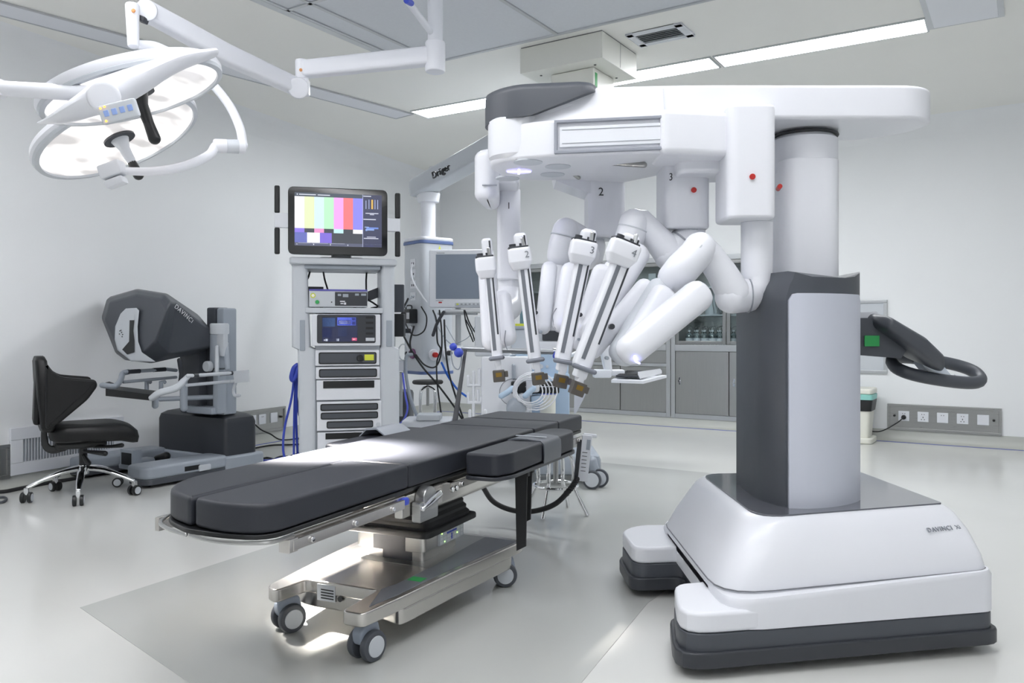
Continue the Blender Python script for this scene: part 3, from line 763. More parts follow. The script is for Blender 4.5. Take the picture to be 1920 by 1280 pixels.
# arm 4 (nearest)
a4 = obj('robot_arm', rbox(.694, .852, 2.59, 2.78, 1.332, 1.70, r=.035, bev=.012), 'white', rb, label='robot arm with the tallest near post, marked 4')
obj('arm_beam', MB().prism(rpoly([(.475, 2.575), (.72, 2.62), (.72, 2.80), (.475, 2.80)], .03, 4), 1.538, 1.682, bev=.02), 'white', a4)
obj('arm_beam', MB().prism(rrect(.2, .2, .05, 4, .66, 2.8), 1.5, 1.6, bev=.015), 'white', a4)
obj('lift_tube', MB().cyl(W(1419, 400, 2.70), W(1419, 520, 2.70), .052, n=32), 'white', a4)
obj('tube_collar', MB().cyl(W(1419, 408, 2.70), W(1419, 418, 2.70), .0525, n=32), 'lgrey', a4)
obj('elbow', limb([(1419, 500, 2.70, .052), (1419, 535, 2.70, .053), (1402, 550, 2.69, .052)], 24), 'white', a4)
obj('elbow', limb([(1402, 553, 2.69, .056), (1372, 556, 2.66, .056)], 24), 'white', a4)
obj('elbow_seam', MB().cyl(W(1404, 554, 2.68), W(1402, 554, 2.68), .0575, n=32), 'inkgrey', a4)
obj('upper_link', limb([(1375, 550, 2.66, .056), (1352, 510, 2.65, .05), (1330, 478, 2.64, .046), (1312, 466, 2.62, .052)], 24), 'white', a4)
obj('forearm_joint', limb([(1312, 466, 2.62, .054), (1302, 480, 2.60, .054), (1278, 505, 2.60, .056), (1262, 520, 2.62, .05)], 24), 'white', a4)
obj('joint_seam', MB().cyl(W(1297, 474, 2.605), W(1299, 476, 2.605), .0545, n=32), 'lgrey', a4)
blade(a4, (1306, 556, 2.52), (1185, 654, 2.42), .050, .046, 'forearm')
blade(a4, (1243, 556, 2.58), (1186, 652, 2.5), .045, .034, 'forearm_cover')
obj('forearm_seam', MB().sweep([W(1238, 545, 2.62), W(1168, 662, 2.52)], [(.038, .046), (.038, .046)], 18, up=(0, -1, 0), p=2.6), 'lgrey', a4)
blade(a4, (1208, 540, 2.64), (1112, 655, 2.56), .032, .03, 'rail_link')
blade(a4, (1232, 552, 2.68), (1160, 640, 2.6), .05, .03, 'rail_link')
knob(a4, (1138, 671, 2.53), .006, 'mgrey'); knob(a4, (1147, 612, 2.53), .009)
obj('glow_ring', MB().sweep(spline([W(1190, 668, 2.375), W(1192, 677, 2.375), W(1199, 681, 2.38)], 4), .0028, 6), 'led', a4)
instrument(a4, W(1184, 440, 2.5), W(1088, 690, 2.5), .058, .05, 12, .93, '4')
text('arm_number', '4', .03, T(W(1366.5, 305, 2.64)) @ RZ(-75), 'ink', a4)
obj('red_button', MB().cyl(W(1411, 331, 2.6), W(1411, 331, 2.583), .0095), 'red', a4)
# arm 3
a3 = obj('robot_arm', rbox(.53, .69, 2.79, 3.0, 1.325, 1.60, r=.045, bev=.01), 'white', rb, label='robot arm with the post marked 3')
obj('lift_tube', MB().cyl(W(1291, 415, 2.86), W(1291, 440, 2.86), .052, n=32), 'white', a3)
obj('tube_collar', MB().cyl(W(1291, 423, 2.86), W(1291, 436, 2.86), .0525, n=32), 'lgrey', a3)
obj('elbow', limb([(1296, 436, 2.86, .05), (1282, 455, 2.85, .056), (1256, 478, 2.82, .056)], 24), 'white', a3)
obj('elbow_seam', MB().cyl(W(1283, 455, 2.84), W(1281, 457, 2.84), .0575, n=32), 'inkgrey', a3)
obj('upper_link', limb([(1253, 472, 2.82, .055), (1225, 440, 2.82, .047), (1200, 416, 2.82, .048), (1188, 418, 2.8, .048)], 24), 'white', a3)
obj('forearm_joint', limb([(1188, 418, 2.8, .05), (1183, 440, 2.8, .052), (1170, 475, 2.8, .05)], 24), 'white', a3)
obj('joint_seam', MB().cyl(W(1186, 428, 2.8), W(1185.4, 430, 2.8), .053, n=32), 'lgrey', a3)
blade(a3, (1194, 478, 2.76), (1108, 618, 2.7), .043, .04, 'forearm')
blade(a3, (1128, 512, 2.78), (1086, 640, 2.74), .034, .032, 'rail_link')
blade(a3, (1150, 505, 2.8), (1118, 612, 2.74), .036, .034, 'forearm_cover')
knob(a3, (1088, 590, 2.7), .007); knob(a3, (1085, 636, 2.7), .005, 'mgrey')
instrument(a3, W(1105, 430, 2.62), W(1053, 678, 2.62), .049, .05, 8, .90, '3')
text('arm_number', '3', .036, T(W(1258, 332, 2.782)) @ RZ(-55), 'ink', a3)
obj('red_button', MB().cyl(W(1301, 356, 2.8), W(1301, 356, 2.783), .0095), 'red', a3)
# arm 2
a2 = obj('robot_arm', rbox(.295, .44, 3.12, 3.32, 1.335, 1.60, r=.03, bev=.01), 'white', rb, label='robot arm with the post marked 2')
obj('arm_beam', MB().rings([[(x, y, z) for x, z in ((.16, 1.60), (.17, 1.55), (.31, 1.50), (.31, 1.60), (.25, 1.60))] for y in (3.125, 3.3)]), 'white', a2)
obj('elbow', limb([(1112, 462, 3.2, .05), (1108, 480, 3.2, .055), (1090, 485, 3.16, .05)], 24), 'white', a2)
obj('elbow_seam', MB().cyl(W(1134, 446, 3.2)+Vector((-.03, 0, 0)), W(1134, 449, 3.2)+Vector((-.03, 0, 0)), .055, n=24), 'lgrey', a2)
obj('upper_link', limb([(1100, 478, 3.15, .05), (1082, 440, 3.1, .045), (1066, 432, 3.05, .045), (1060, 434, 3.03, .048)], 24), 'white', a2)
obj('forearm_joint', limb([(1060, 432, 3.02, .048), (1055, 455, 3.0, .05), (1050, 478, 3.0, .049)], 24), 'white', a2)
obj('joint_seam', MB().cyl(W(1057.5, 442, 3.0), W(1057, 444, 3.0), .0505, n=32), 'lgrey', a2)
blade(a2, (1070, 510, 2.92), (1053, 606, 2.86), .037, .036, 'forearm')
blade(a2, (1030, 505, 2.98), (1018, 612, 2.9), .03, .03, 'rail_link')
blade(a2, (1045, 502, 3.0), (1040, 604, 2.94), .034, .03, 'forearm_cover')
obj('joint_seam', MB().sweep(spline([W(1043, 578, 2.84), W(1036, 592, 2.84), W(1040, 612, 2.84), W(1047, 618, 2.84)], 4), .0018, 6), 'inkgrey', a2)
knob(a2, (1005, 586, 2.86), .007); knob(a2, (1014, 622, 2.86), .006, 'mgrey')
obj('glow_ring', MB().sweep(spline([W(1057, 601, 2.815), W(1061, 606, 2.815), W(1066, 608, 2.815)], 3), .0022, 6), 'led', a2)
instrument(a2, W(974, 437, 2.78), W(1003, 676, 2.78), .044, .045, 4, .88, '2')
text('arm_number', '2', .044, T(W(1127, 360, 3.115)), 'ink', a2)
# arm 1
a1 = obj('robot_arm', rbox(-.062, .035, 3.32, 3.5, 1.18, 1.56, r=.03, bev=.01), 'white', rb, label='robot arm with the post marked 1, farthest left')
obj('arm_head', MB().prism(rpoly([(-.148, 3.1), (-.09, 3.05), (-.05, 3.10), (-.05, 3.36), (-.12, 3.36)], .04, 5), 1.47, 1.665, bev=.03, seg=4), 'white', a1)
obj('arm_beam', MB().prism(rpoly([(-.10, 3.14), (.03, 3.14), (.03, 3.4), (-.10, 3.4)], .03, 4), 1.545, 1.66, bev=.015), 'white', a1)
obj('lift_tube', MB().cyl(W(955, 480, 3.38), W(955, 560, 3.38), .048, n=28), 'white', a1)
obj('elbow', limb([(955, 545, 3.38, .05), (952, 575, 3.34, .06), (935, 590, 3.2, .055)], 24), 'white', a1)
blade(a1, (914, 505, 3.08), (920, 640, 3.0), .036, .036, 'forearm')
blade(a1, (942, 560, 3.02), (952, 632, 2.96), .034, .034, 'forearm_cover')
blade(a1, (930, 560, 3.1), (935, 640, 3.05), .034, .034, 'rail_link')
obj('joint_seam', MB().sweep(spline([W(948, 620, 2.92), W(946, 640, 2.92), W(951, 655, 2.92)], 4), .0018, 6), 'inkgrey', a1)
instrument(a1, W(912, 447, 2.9), W(933, 672, 2.9), .038, .045, 0, .84, '')
text('arm_number', '1', .038, T(W(954, 386, 3.317)), 'ink', a1)
f = MB()
f.box(-.028, .028, -.001, .001, -.004, .004, X=T(W(918, 347, 3.06))@RX(-50)); obj('printed_label', f, 'inkgrey', a1, smooth=False)
# brackets between the arms
obj('cable_hook', MB().sweep([W(1072, 318, 3.0), W(1075, 326, 3.0), W(1085, 333, 3.0)], .008, 8), 'steel', rb)
obj('cable_hook', MB().sweep([W(1342, 287, 2.72), W(1341, 312, 2.72), W(1335, 312, 2.72)], .008, 8), 'mgrey', rb)
# ---- steering handle at the rear
XH = T(W(1612, 640, 2.95))
hb = MB()
def hp(px, py, D): return W(px, py, D)
hb.rings([[tuple(hp(px, py, D)) for px, py in ((1590, 596), (1636, 596), (1700, 655), (1690, 672), (1640, 668), (1590, 664))] for D in (2.86, 3.06)])
obj('handle_bracket', hb, 'dgrey', rb, ang=30)
obj('handle_arm', MB().sweep([W(1645, 603, 2.88), W(1700, 640, 2.90), W(1728, 664, 2.93), W(1738, 676, 2.96)], [(.10, .027), (.10, .036), (.09, .034), (.07, .02)], 24, up=(.1, 1, 0), p=3.5), 'dgrey', rb)
hc = Vector((1.575, 3.0, .825))
ex, ey = Vector((.985, -.03, -.14)).normalized(), Vector((.12, .85, .38)).normalized()
lp = []
for k in range(40):
    a = 2*math.pi*k/40; ca, sa = math.cos(a), math.sin(a)
    lp.append(hc+ex*(.16*math.copysign(abs(ca)**.8, ca))+ey*(.085*math.copysign(abs(sa)**.75, sa)))
hn = ex.cross(ey).normalized()
rings_ = []
for i in range(40):
    tn = (lp[(i+1) % 40]-lp[i-1]).normalized(); oo = hn.cross(tn)
    rings_.append([tuple(lp[i]+oo*(.02*math.cos(t))+hn*(.024*math.sin(t))) for t in [2*math.pi*q/12 for q in range(12)]])
obj('steering_loop', MB().rings(rings_, cyclic=True), 'dgrey', rb)
obj('handle_web', MB().rings([[tuple(hc+ex*x+ey*y+hn*z) for x, y in ((-.05, -.085), (.03, -.085), (.03, .085), (-.06, .085))] for z in (-.012, .014)]), 'mgrey', rb, ang=30)
for x in (-.095, .10):
    obj('grip', MB().cyl(hc+ex*(x-.048)+ey*-.045, hc+ex*(x+.048)+ey*-.045, .0115, bev=.003), 'lgrey', rb)
obj('handle_screen', MB().rings([[tuple(hc+ex*x+ey*y+hn*z) for x, y in ((-.03, -.08), (.02, -.08), (.015, -.04), (-.035, -.04))] for z in (-.016, -.0)]), 'lgrey', rb, ang=30)
obj('handle_top', MB().rings([[tuple(W(px, py, D)) for px, py in ((1600, 586), (1644, 584), (1648, 590), (1636, 600), (1600, 596))] for D in (2.9, 3.04)]), 'white2', rb, ang=30)
g_ = W(1635, 639, 2.853)
f = MB(T(g_)); f.box(-.026, .026, -.001, .003, -.019, .019, m='green'); obj('green_label', f, 'green', rb, smooth=False)
# ============================================================ OPERATING TABLE
TT = Vector((.41, .912, 0)).normalized(); NT = Vector((-TT.y, TT.x, 0))
O_T = NT*1.335
XT_ = basis(O_T, TT, NT, Vector((0, 0, 1)))
tb = thing('operating_table', 'black padded operating table on a steel pedestal base in the middle of the room', 'operating table', XT_ @ Vector((2.5, .23, 0)))
WT = .47
def TP(poly, z0, z1, bev, name, m, r=0.0, par=None, seg=3, ang=38):
    return obj(name, MB(XT_).prism(rpoly(poly, r, 4) if r is not None else poly, z0, z1, bev=bev, seg=seg), m, par or tb, ang=ang)
# cushions: split leg section, seat, back, head
zt, zb_ = .55, .475
n_leg = [(1.60, .0), (2.175, .0), (2.175, .4685), (2.12, .4685), (2.12, .24), (1.52, .24), (1.515, .15), (1.525, .06)]
TP([(1.535, .0), (2.178, .0), (2.178, .4685)][:2]+[(2.178, .231), (1.525, .231), (1.505, .12)], zb_, zt, .012, 'leg_cushion', 'pad', [.09, .01, .01, .02, .07])
TP([(1.522, .2375), (2.178, .2375), (2.178, .47), (1.72, .47), (1.575, .38)], zb_, zt, .012, 'leg_cushion', 'pad', [.02, .01, .01, .16, .12])
bridge = MB(XT_).box(2.10, 2.17, .225, .245, zb_+.01, zt-.0015, bev=.003)
obj('cushion_bridge', bridge, 'pad', tb)
TP([(2.182, 0), (3.20, 0), (3.20, .47), (2.182, .47)], zb_, zt, .010, 'seat_cushion', 'pad', .012)
TP([(3.204, 0), (3.495, 0), (3.495, .47), (3.204, .47)], zb_, zt, .008, 'back_cushion', 'pad', .012)
TP([(3.50, .0), (3.84, .0), (3.84, .47), (3.50, .47)], zb_, zt, .012, 'head_cushion', 'pad', [.01, .03, .03, .01])
# plates and rails
TP([(1.535, .0), (2.18, .0), (2.18, .47), (1.72, .47), (1.57, .38), (1.51, .24), (1.505, .12)], .462, .4745, .003, 'leg_plate', 'black', [.09, 0, 0, .16, .1, .02, .07])
TP([(2.18, .005), (3.83, .005), (3.83, .465), (2.18, .465)], .460, .4745, .003, 'top_plate', 'black', .01)
obj('end_trim', MB(XT_).sweep(spline([(1.62, -.004, .458), (1.545, .0, .458), (1.505, .07, .458), (1.498, .15, .458), (1.512, .226, .458)], 5), .0055, 8), 'steel', tb)
obj('end_trim', MB(XT_).sweep(spline([(1.514, .245, .458), (1.54, .33, .458), (1.585, .41, .458), (1.68, .465, .458)], 5), .0055, 8), 'steel', tb)
def rail(a0, a1, b, par=tb):
    s_ = -1 if b < .2 else 1
    r = obj('side_rail', MB(XT_).box(a0, a1, b-.005, b+.005, .424, .452, bev=.002), 'satin', par)
    f = MB(XT_)
    k = max(2, int((a1-a0)/.17))
    for j in range(k):
        a = a0+.07+j*(a1-a0-.14)/(k-1)
        f.cyl((a, b+.005*s_, .438), (a, b+.012*s_, .438), .0075, bev=.002); f.cyl((a, b, .438), (a, .03 if s_ < 0 else .44, .438), .007)
    obj('rail_bolts', f, 'chrome', r)
rail(1.60, 2.12, -.018); rail(2.42, 3.15, -.018); rail(3.26, 3.78, -.018); rail(1.72, 2.12, .488); rail(2.42, 3.15, .488); rail(3.26, 3.78, .488)
f = MB(XT_).box(1.60, 2.15, -.004, .012, .42, .458, bev=.002); f.box(1.62, 2.15, .455, .47, .42, .458, bev=.002)
f.box(1.585, 1.62, -.022, .012, .42, .456, bev=.003)
obj('leg_side_frame', f, 'satin', tb)
f = MB(XT_).box(2.30, 3.02, .03, .44, .36, .455, bev=.02, seg=4)
obj('under_frame', f, 'satin', tb)
for y in (0, .44): obj('hinge_block', MB(XT_).box(2.14, 2.40, y, y+.03, .385, .455, bev=.006), 'satin', tb)
# hinge wheel, blue catch, clamp plate
obj('hinge_wheel', MB(XT_).cyl((2.255, .0, .43), (2.255, -.035, .43), .042, n=32, bev=.005), 'steel', tb)
obj('hinge_lever', MB(XT_).sweep([(2.20, -.038, .41), (2.24, -.042, .425), (2.30, -.042, .44)], [.009, .013, .012], 10), 'chrome', tb)
obj('clamp_plate', MB(XT_).box(2.19, 2.305, -.036, -.002, .365, .43, bev=.006), 'steel', tb)
obj('blue_catch', MB(XT_).box(2.125, 2.155, -.02, -.002, .43, .455, bev=.008), 'blue', tb)
f = MB(XT_)
for a in (2.29, 2.40, 2.43, 2.62): f.cyl((a, -.03, .435), (a, -.040, .435), .009, bev=.002)
obj('fixing_screw', f, 'chrome', tb)
# bellows and column
bl = MB(XT_); rs = []
for j in range(9):
    z = .272+j*.0112; k = 1-.2*(j/8)
    o_ = .012 if j % 2 else 0
    rs.append([(x, y, z) for x, y in rrect((.34-o_)*k+.02, (.33-o_)*k+.02, .035, 4, 2.56, .225)])
bl.rings(rs); obj('bellows', bl, 'rubber', tb, ang=25)
obj('bellows_rim', MB(XT_).prism(rrect(.385, .365, .03, 4, 2.56, .225), .262, .284, bev=.006), 'rubber', tb)
obj('column', MB(XT_).prism(rrect(.29, .28, .02, 4, 2.56, .225), .20, .265, bev=.003), 'satin', tb)
obj('column_foot', MB(XT_).prism(rrect(.25, .24, .016, 4, 2.57, .225), .145, .20, bev=.002), 'satin', tb)
f = MB(XT_).box(2.413, 2.418, .16, .29, .2, .262); obj('column_inset', f, 'ddgrey', tb, smooth=False)
f = MB(XT_).box(2.443, 2.447, .15, .27, .155, .2); obj('column_inset', f, 'ddgrey', tb, smooth=False)
XK = XT_ @ T(2.60, .0845, .232)
kp = obj('control_panel', MB(XK).box(-.085, .10, -.006, .004, -.03, .028, bev=.002), 'lgrey', tb)
f = MB(XK)
for i in range(7):
    for j in range(4): f.box(-.078+i*.025, -.059+i*.025, -.0072, -.005, -.026+j*.0135, -.0155+j*.0135)
obj('keypad', f, 'white2', kp, smooth=False)
f = MB(XK); f.box(-.03, .04, -.0082, -.006, .003, .010); f.box(.0, .008, -.0082, -.006, -.022, .0); obj('key_symbols', f, 'blue', kp, smooth=False)
f = MB(XK)
for q in ((-.05, -.02), (.045, -.008), (.06, .019), (-.07, .012)): f.ball((q[0], -.008, q[1]), .0022, 8)
obj('indicator_light', f, 'ledg', kp)
# base
bp2 = [(1.93, .0), (2.10, -.02), (2.42, -.045), (2.86, -.10), (2.88, .0), (2.88, .5), (2.42, .475), (2.02, .43), (1.99, .37), (2.13, .355), (2.13, .085), (1.93, .075)]
base = TP(bp2, .118, .160, .006, 'base_plate', 'satin', [.02, .05, .1, .02, .02, .02, .1, .03, .03, .02, .02, .02])
TP([(2.10, -.018), (2.42, -.043), (2.80, -.085), (2.80, .48), (2.42, .47), (2.16, .44), (2.135, .35), (2.135, .09)], .07, .12, .006, 'base_skirt', 'satin', .03)
TP([(1.99, .02), (2.12, .0), (2.42, -.022), (2.84, -.075), (2.85, .06), (2.72, .06), (2.42, .05), (2.2, .06), (2.14, .075)], .1598, .1615, 0, 'tread_plate', mat('tread_grey', (120, 124, 132), .35, .3), 0)
TP([(2.40, .05), (2.85, .05), (2.85, .46), (2.40, .44)], .1598, .1612, 0, 'tread_plate', 'steel', 0)
XG = XT_ @ T(2.135, .23, .105)
f = MB(XT_).box(2.1285, 2.131, .245, .315, .098, .150); obj('rating_plate', f, 'lgrey', tb, smooth=False)
f = MB(XT_)
for j in range(4): f.box(2.128, 2.1287, .25, .30, .105+j*.009, .109+j*.009)
f.cyl((2.1288, .225, .112), (2.127, .225, .112), .009); obj('plate_print', f, 'ink', tb, smooth=False)
f = MB(XT_).box(2.25, 2.29, .0, .05, .1612, .1625, X=T(0, 0, 0)); obj('green_label', f, 'green', tb, smooth=False)
def caster_world(p, rz, name='caster', par=None, s=1.0, m1='bgrey', m2='dgrey', hub='lgrey'):
    X = T(p) @ RZ(rz)
    c = obj(name, MB(X).prism(rpoly([(-.038*s, .052*s), (-.045*s, .09*s), (-.02*s, .112*s), (.03*s, .112*s), (.04*s, .075*s), (.03*s, .04*s)], .012*s, 4), -.02*s, .02*s, X=RX(90), bev=.008*s), m1, par)
    for sd in (-1, 1):
        w = obj('wheel', MB(X).cyl((0, sd*.014*s, .046*s), (0, sd*.040*s, .046*s), .046*s, n=28, bev=.008*s), m2, c)
        obj('hub_cap', MB(X).cyl((0, sd*.038*s, .046*s), (0, sd*.044*s, .046*s), .031*s, n=24, bev=.002*s), hub, c) if False else None
        w2 = obj('hub_cap', MB(X).cyl((0, sd*.036*s, .046*s), (0, sd*.0435*s, .046*s), .031*s, n=24, bev=.002*s), hub, c)
    obj('stem', MB(X).cyl((0, 0, .09*s), (0, 0, .13*s), .012*s), 'steel', c)
    return c
ta = math.degrees(math.atan2(TT.y, TT.x))
for a, b_, rz in ((2.00, .035, ta-12), (2.09, .40, ta-25), (2.80, -.045, ta-60), (2.80, .44, ta)):
    caster_world(XT_ @ Vector((a, b_, 0)), rz, par=tb)
# padded arm board clipped to the near rail, with its strap
ab = thing('arm_board', 'small black padded arm board with strap clamped to the near side of the operating table', 'arm board', XT_ @ Vector((3.0, -.13, .4)))
abp = [(2.62, -.17), (3.28, -.20), (3.34, -.16), (3.34, -.06), (3.28, -.035), (2.62, -.04)]
abq = [(2.50, -.15), (2.58, -.178), (3.22, -.178), (3.30, -.13), (3.30, -.05), (3.24, -.03), (2.50, -.03)]
obj('cushion', MB(XT_).prism(rpoly(abq, [.02, .02, .05, .05, .05, .02, .02], 4), .468, .545, bev=.01), 'pad', ab)
obj('board', MB(XT_).prism(rpoly(grow(abq, .004), .03, 4), .452, .465, bev=.003), 'ddgrey', ab)
obj('clamp', MB(XT_).box(2.95, 3.05, -.10, -.02, .415, .452, bev=.006), 'steel', ab)
st = MB(XT_)
prof = [(-.03, .546), (-.06, .553), (-.11, .553), (-.17, .548), (-.184, .535), (-.186, .5), (-.184, .465)]
st.rings([[(a, y, z) for y, z in prof]+[(a, y+.004*(1 if y < -.15 else 0), z-.006) for y, z in prof[::-1]] for a in (2.86, 3.04)])
obj('strap', st, mat('strap_vinyl', (92, 96, 104), .35, var=.04), ab, ang=50)
obj('strap_edge', MB(XT_).box(2.925, 2.935, -.165, -.035, .553, .5565, bev=.001), 'lgrey', ab)
# the other arm board, on the far side
a2b = thing('arm_board', 'black padded arm board with grey strap on the far side of the table', 'arm board', XT_ @ Vector((2.9, .6, .4)))
obj('cushion', MB(XT_).prism(rrect(.62, .13, .04, 4, 2.88, .57), .468, .53, bev=.012), 'pad', a2b)
obj('board', MB(XT_).prism(rrect(.62, .135, .04, 4, 2.88, .57), .452, .465, bev=.003), 'ddgrey', a2b)
st = MB(XT_); prof = [(.50, .535), (.55, .566), (.60, .562), (.635, .53), (.637, .48)]
st.rings([[(a, y, z) for y, z in prof]+[(a, y, z-.006) for y, z in prof[::-1]] for a in (2.82, 3.02)])
obj('strap', st, mat('strap_silver', (150, 156, 166), .35, var=.04), a2b, ang=50)
obj('clamp', MB(XT_).box(2.85, 2.95, .495, .56, .42, .452, bev=.006), 'steel', a2b)
# hanging straps below the near arm board
for j, (a, b_) in enumerate(((2.72, -.15), (2.80, -.135))):
    X = XT_ @ T(a, b_, 0); f = MB(X)
    zz_ = (.16, .24)[j]
    f.rings([[(x, -.024, .452), (x, .024, .452), (x, .018, zz_), (x, -.018, zz_+.02)] for x in (-.004, .004)])
    f.box(-.01, .01, -.03, .03, .438, .4515)
    tag(obj('restraint_strap', f, 'rubber'), ('long black strap hanging straight down under the near arm board, nearer one', 'black strap hanging under the near arm board, farther one')[j], 'strap', group='straps hanging under the arm board')
# ============================================================ SURGICAL LIGHTS
def disc_light(c, n, r, name, label, handle_at, ripple=True):
    c = Vector(c); n = Vector(n).normalized()         # n: the way it shines
    yy = Vector((0, 1, 0)); yy = (yy-n*yy.dot(n)).normalized(); xx = yy.cross(-n)
    X = basis(c, xx, yy, -n)
    t = thing('surgical_light', label, 'surgical light', c)
    obj('housing', MB(X).lathe([(0, .006), (r*.93, .006), (r*.965, -.012), (r, -.004), (r*1.02, .012), (r*1.0, .03), (r*.9, .036), (r*.55, .042), (r*.2, .045), (0, .045)], 64), 'white', t)
    obj('rim', MB(X).lathe([(r*.94, -.006), (r*.945, -.014), (r*1.0, -.012), (r*1.012, -.002), (r*1.0, .004)], 64, cyc=True), 'lgrey', t)
    m = bpy.data.materials.new('lamp_face'); m.use_nodes = True; nt = m.node_tree; b = nt.nodes['Principled BSDF']
    b.inputs['Base Color'].default_value = (.8, .78, .78, 1); b.inputs['Roughness'].default_value = .12
    tc = nt.nodes.new('ShaderNodeTexCoord'); wv = nt.nodes.new('ShaderNodeTexNoise'); wv.inputs['Scale'].default_value = 2.2; wv.inputs['Detail'].default_value = 2
    mp = nt.nodes.new('ShaderNodeMapping'); mp.inputs['Scale'].default_value = (5, 1.2, 1); mp.inputs['Rotation'].default_value = (0, 0, .9)
    nt.links.new(tc.outputs['Object'], mp.inputs['Vector']); nt.links.new(mp.outputs['Vector'], wv.inputs['Vector'])
    cr = nt.nodes.new('ShaderNodeMapRange'); cr.inputs[1].default_value = .42; cr.inputs[2].default_value = .58; cr.inputs[3].default_value = .13; cr.inputs[4].default_value = .6
    nt.links.new(wv.outputs['Fac'], cr.inputs[0]); nt.links.new(cr.outputs[0], b.inputs['Emission Strength'])
    b.inputs['Emission Color'].default_value = (1, .96, .94, 1)
    obj('lens', MB(X).lathe([(0, -.004), (r*.3, -.005), (r*.7, -.006), (r*.95, -.004), (r*.95, .004), (0, .004)], 64), m, t)
    hx, hy = handle_at
    obj('lens_hub', MB(X).cyl((hx, hy, -.003), (hx, hy, -.012), r*.19, n=32), 'ddgrey', t)
    obj('handle', MB(X).sweep([(hx, hy, -.01), (hx, hy, -.05), (hx, hy, -.12)], [.034, .02, .016], 16), 'black' if name == 'B' else 'lgrey', t)
    obj('handle_tip', MB(X).sweep([(hx, hy, -.11), (hx, hy, -.16)], [.017, .02], 12), 'black', t)
    return t, X, xx, yy
cA = W(222, 257, 3.05); nA = Vector((.461, .017, -.887))
rA = .305
tA_, XA_, xxA, yyA = disc_light(cA, nA, rA, 'A', 'large round lit surgical light, lower one, hung on a curved yoke at upper left', (0, 0))
cB = W(250, 172, 2.62); nB = Vector((.322, .109, -.941))
tB_, XB_, xxB, yyB = disc_light(cB, nB, .285, 'B', 'large surgical light head, upper one, with button panel and black handle at upper left', (.01, 0))
# sculpted back shell and hub of the upper head
pts = [W(205, 176, 2.36), W(260, 150, 2.40), (W(330, 118, 2.46)), W(400, 100, 2.54)]
obj('arm_cover', MB().sweep(spline(pts, 5), [(.05, .06), (.04, .07), (.025, .06), (.012, .03)], 16, up=(0, 0, 1)), 'white', tB_)
pts = [W(195, 180, 2.36), W(160, 200, 2.36), W(120, 220, 2.42), W(88, 229, 2.48)]
obj('arm_cover', MB().sweep(spline(pts, 5), [(.045, .06), (.03, .06), (.018, .05), (.006, .03)], 16, up=(0, 0, 1)), 'white', tB_)
obj('pivot_hub', MB().cyl(W(193, 180, 2.40), W(195, 182, 2.26), .045, bev=.012, n=28), 'white', tB_)
pb_ = W(221, 208, 2.24); XQ = basis(pb_, Vector((.96, .06, .26)).normalized(), Vector((-.1, .98, .17)).normalized(), Vector((-.24, -.19, .95)).normalized())
kq = obj('button_panel', MB(XQ).box(-.05, .055, -.008, .012, -.028, .024, bev=.007), 'lgrey', tB_)
f = MB(XQ)
for i in range(4): f.box(-.036+i*.022, -.022+i*.022, -.0105, -.007, -.009, .008, bev=.002)
obj('buttons', f, mat('lit_blue_key', (150, 175, 230), .4), kq)
f = MB(XQ)
for q in ((-.04, .016), (-.028, .018), (-.036, -.02)): obj('indicator_light', MB(XQ).ball((q[0], -.009, q[1]), .003, 8), 'ledo', kq)
obj('support_arm', MB().sweep([W(-260, 168, 2.40), W(-8, 165, 2.38), W(188, 177, 2.36)], [.022, .022, .024], 18), 'white', tB_)
obj('arm_joint', MB().cyl(W(-8, 150, 2.38), W(-8, 182, 2.38), .03, bev=.008), 'white', tB_)
# yoke of the lower head
obj('yoke', MB().sweep(spline([W(262, 84, 3.18), W(295, 88, 3.20), W(340, 112, 3.26), W(385, 145, 3.30), (W(425, 190, 3.28)), W(448, 235, 3.23), W(456, 272, 3.18)], 6), .018, 14), 'white', tA_)
obj('yoke_joint', MB().cyl(W(400, 273, 3.08), W(460, 275, 3.14), .026, bev=.008, n=24), 'white', tA_)
f = MB().cyl(W(425, 274, 3.10), W(447, 275, 3.12), .0265, n=24); obj('joint_label', f, 'lgrey', tA_)
obj('yoke', MB().sweep(spline([W(403, 275, 3.08), W(390, 292, 3.04), W(345, 312, 2.96), W(290, 321, 2.88), W(232, 321, 2.84)], 6), [.017]*2+[.014], 14), 'white', tA_)
bx = MB(); bx.box(-.04, .04, -.03, .03, -.02, .03, X=T(W(212, 322, 2.82)) @ RY(-20), bev=.008); bx.box(-.034, .034, -.025, .025, -.045, -.018, X=T(W(212, 326, 2.82)) @ RY(-20), bev=.008)
obj('yoke_mount', bx, 'white2', tA_)
# ceiling mount and spring arms
sm_ = thing('lamp_ceiling_mount', 'white jointed ceiling mount whose long arms carry the surgical lights', 'ceiling mount', W(816, 20, 4.0).xy.to_3d()+Vector((0, 0, CH)))
cx_ = W(816, 107, 4.0)
obj('pole', MB().cyl((cx_.x, cx_.y, 2.40), (cx_.x, cx_.y, CH), .038, n=28), 'white2', sm_)
obj('ceiling_collar', MB().cyl((cx_.x, cx_.y, CH-.06), (cx_.x, cx_.y, CH), .13, n=36, bev=.01), 'white2', sm_)
obj('swivel', MB().cyl(W(816, 136, 4.0), W(816, 78, 4.0), .0505, n=36, bev=.01), 'white', sm_)
obj('horizontal_arm', MB().sweep([W(800, 106, 4.0), W(572, 130, 3.95)], [(.046, .035), (.042, .035)], 20, up=(0, 0, 1), p=5), 'white', sm_)
obj('arm_end', MB().cyl(W(566, 112, 3.95), W(566, 150, 3.95), .032, bev=.008, n=24), 'white', sm_)
obj('orange_dot', MB().ball(W(564, 131, 3.915), .008, 10), mat('orange_dot', (240, 170, 110), .5), sm_)
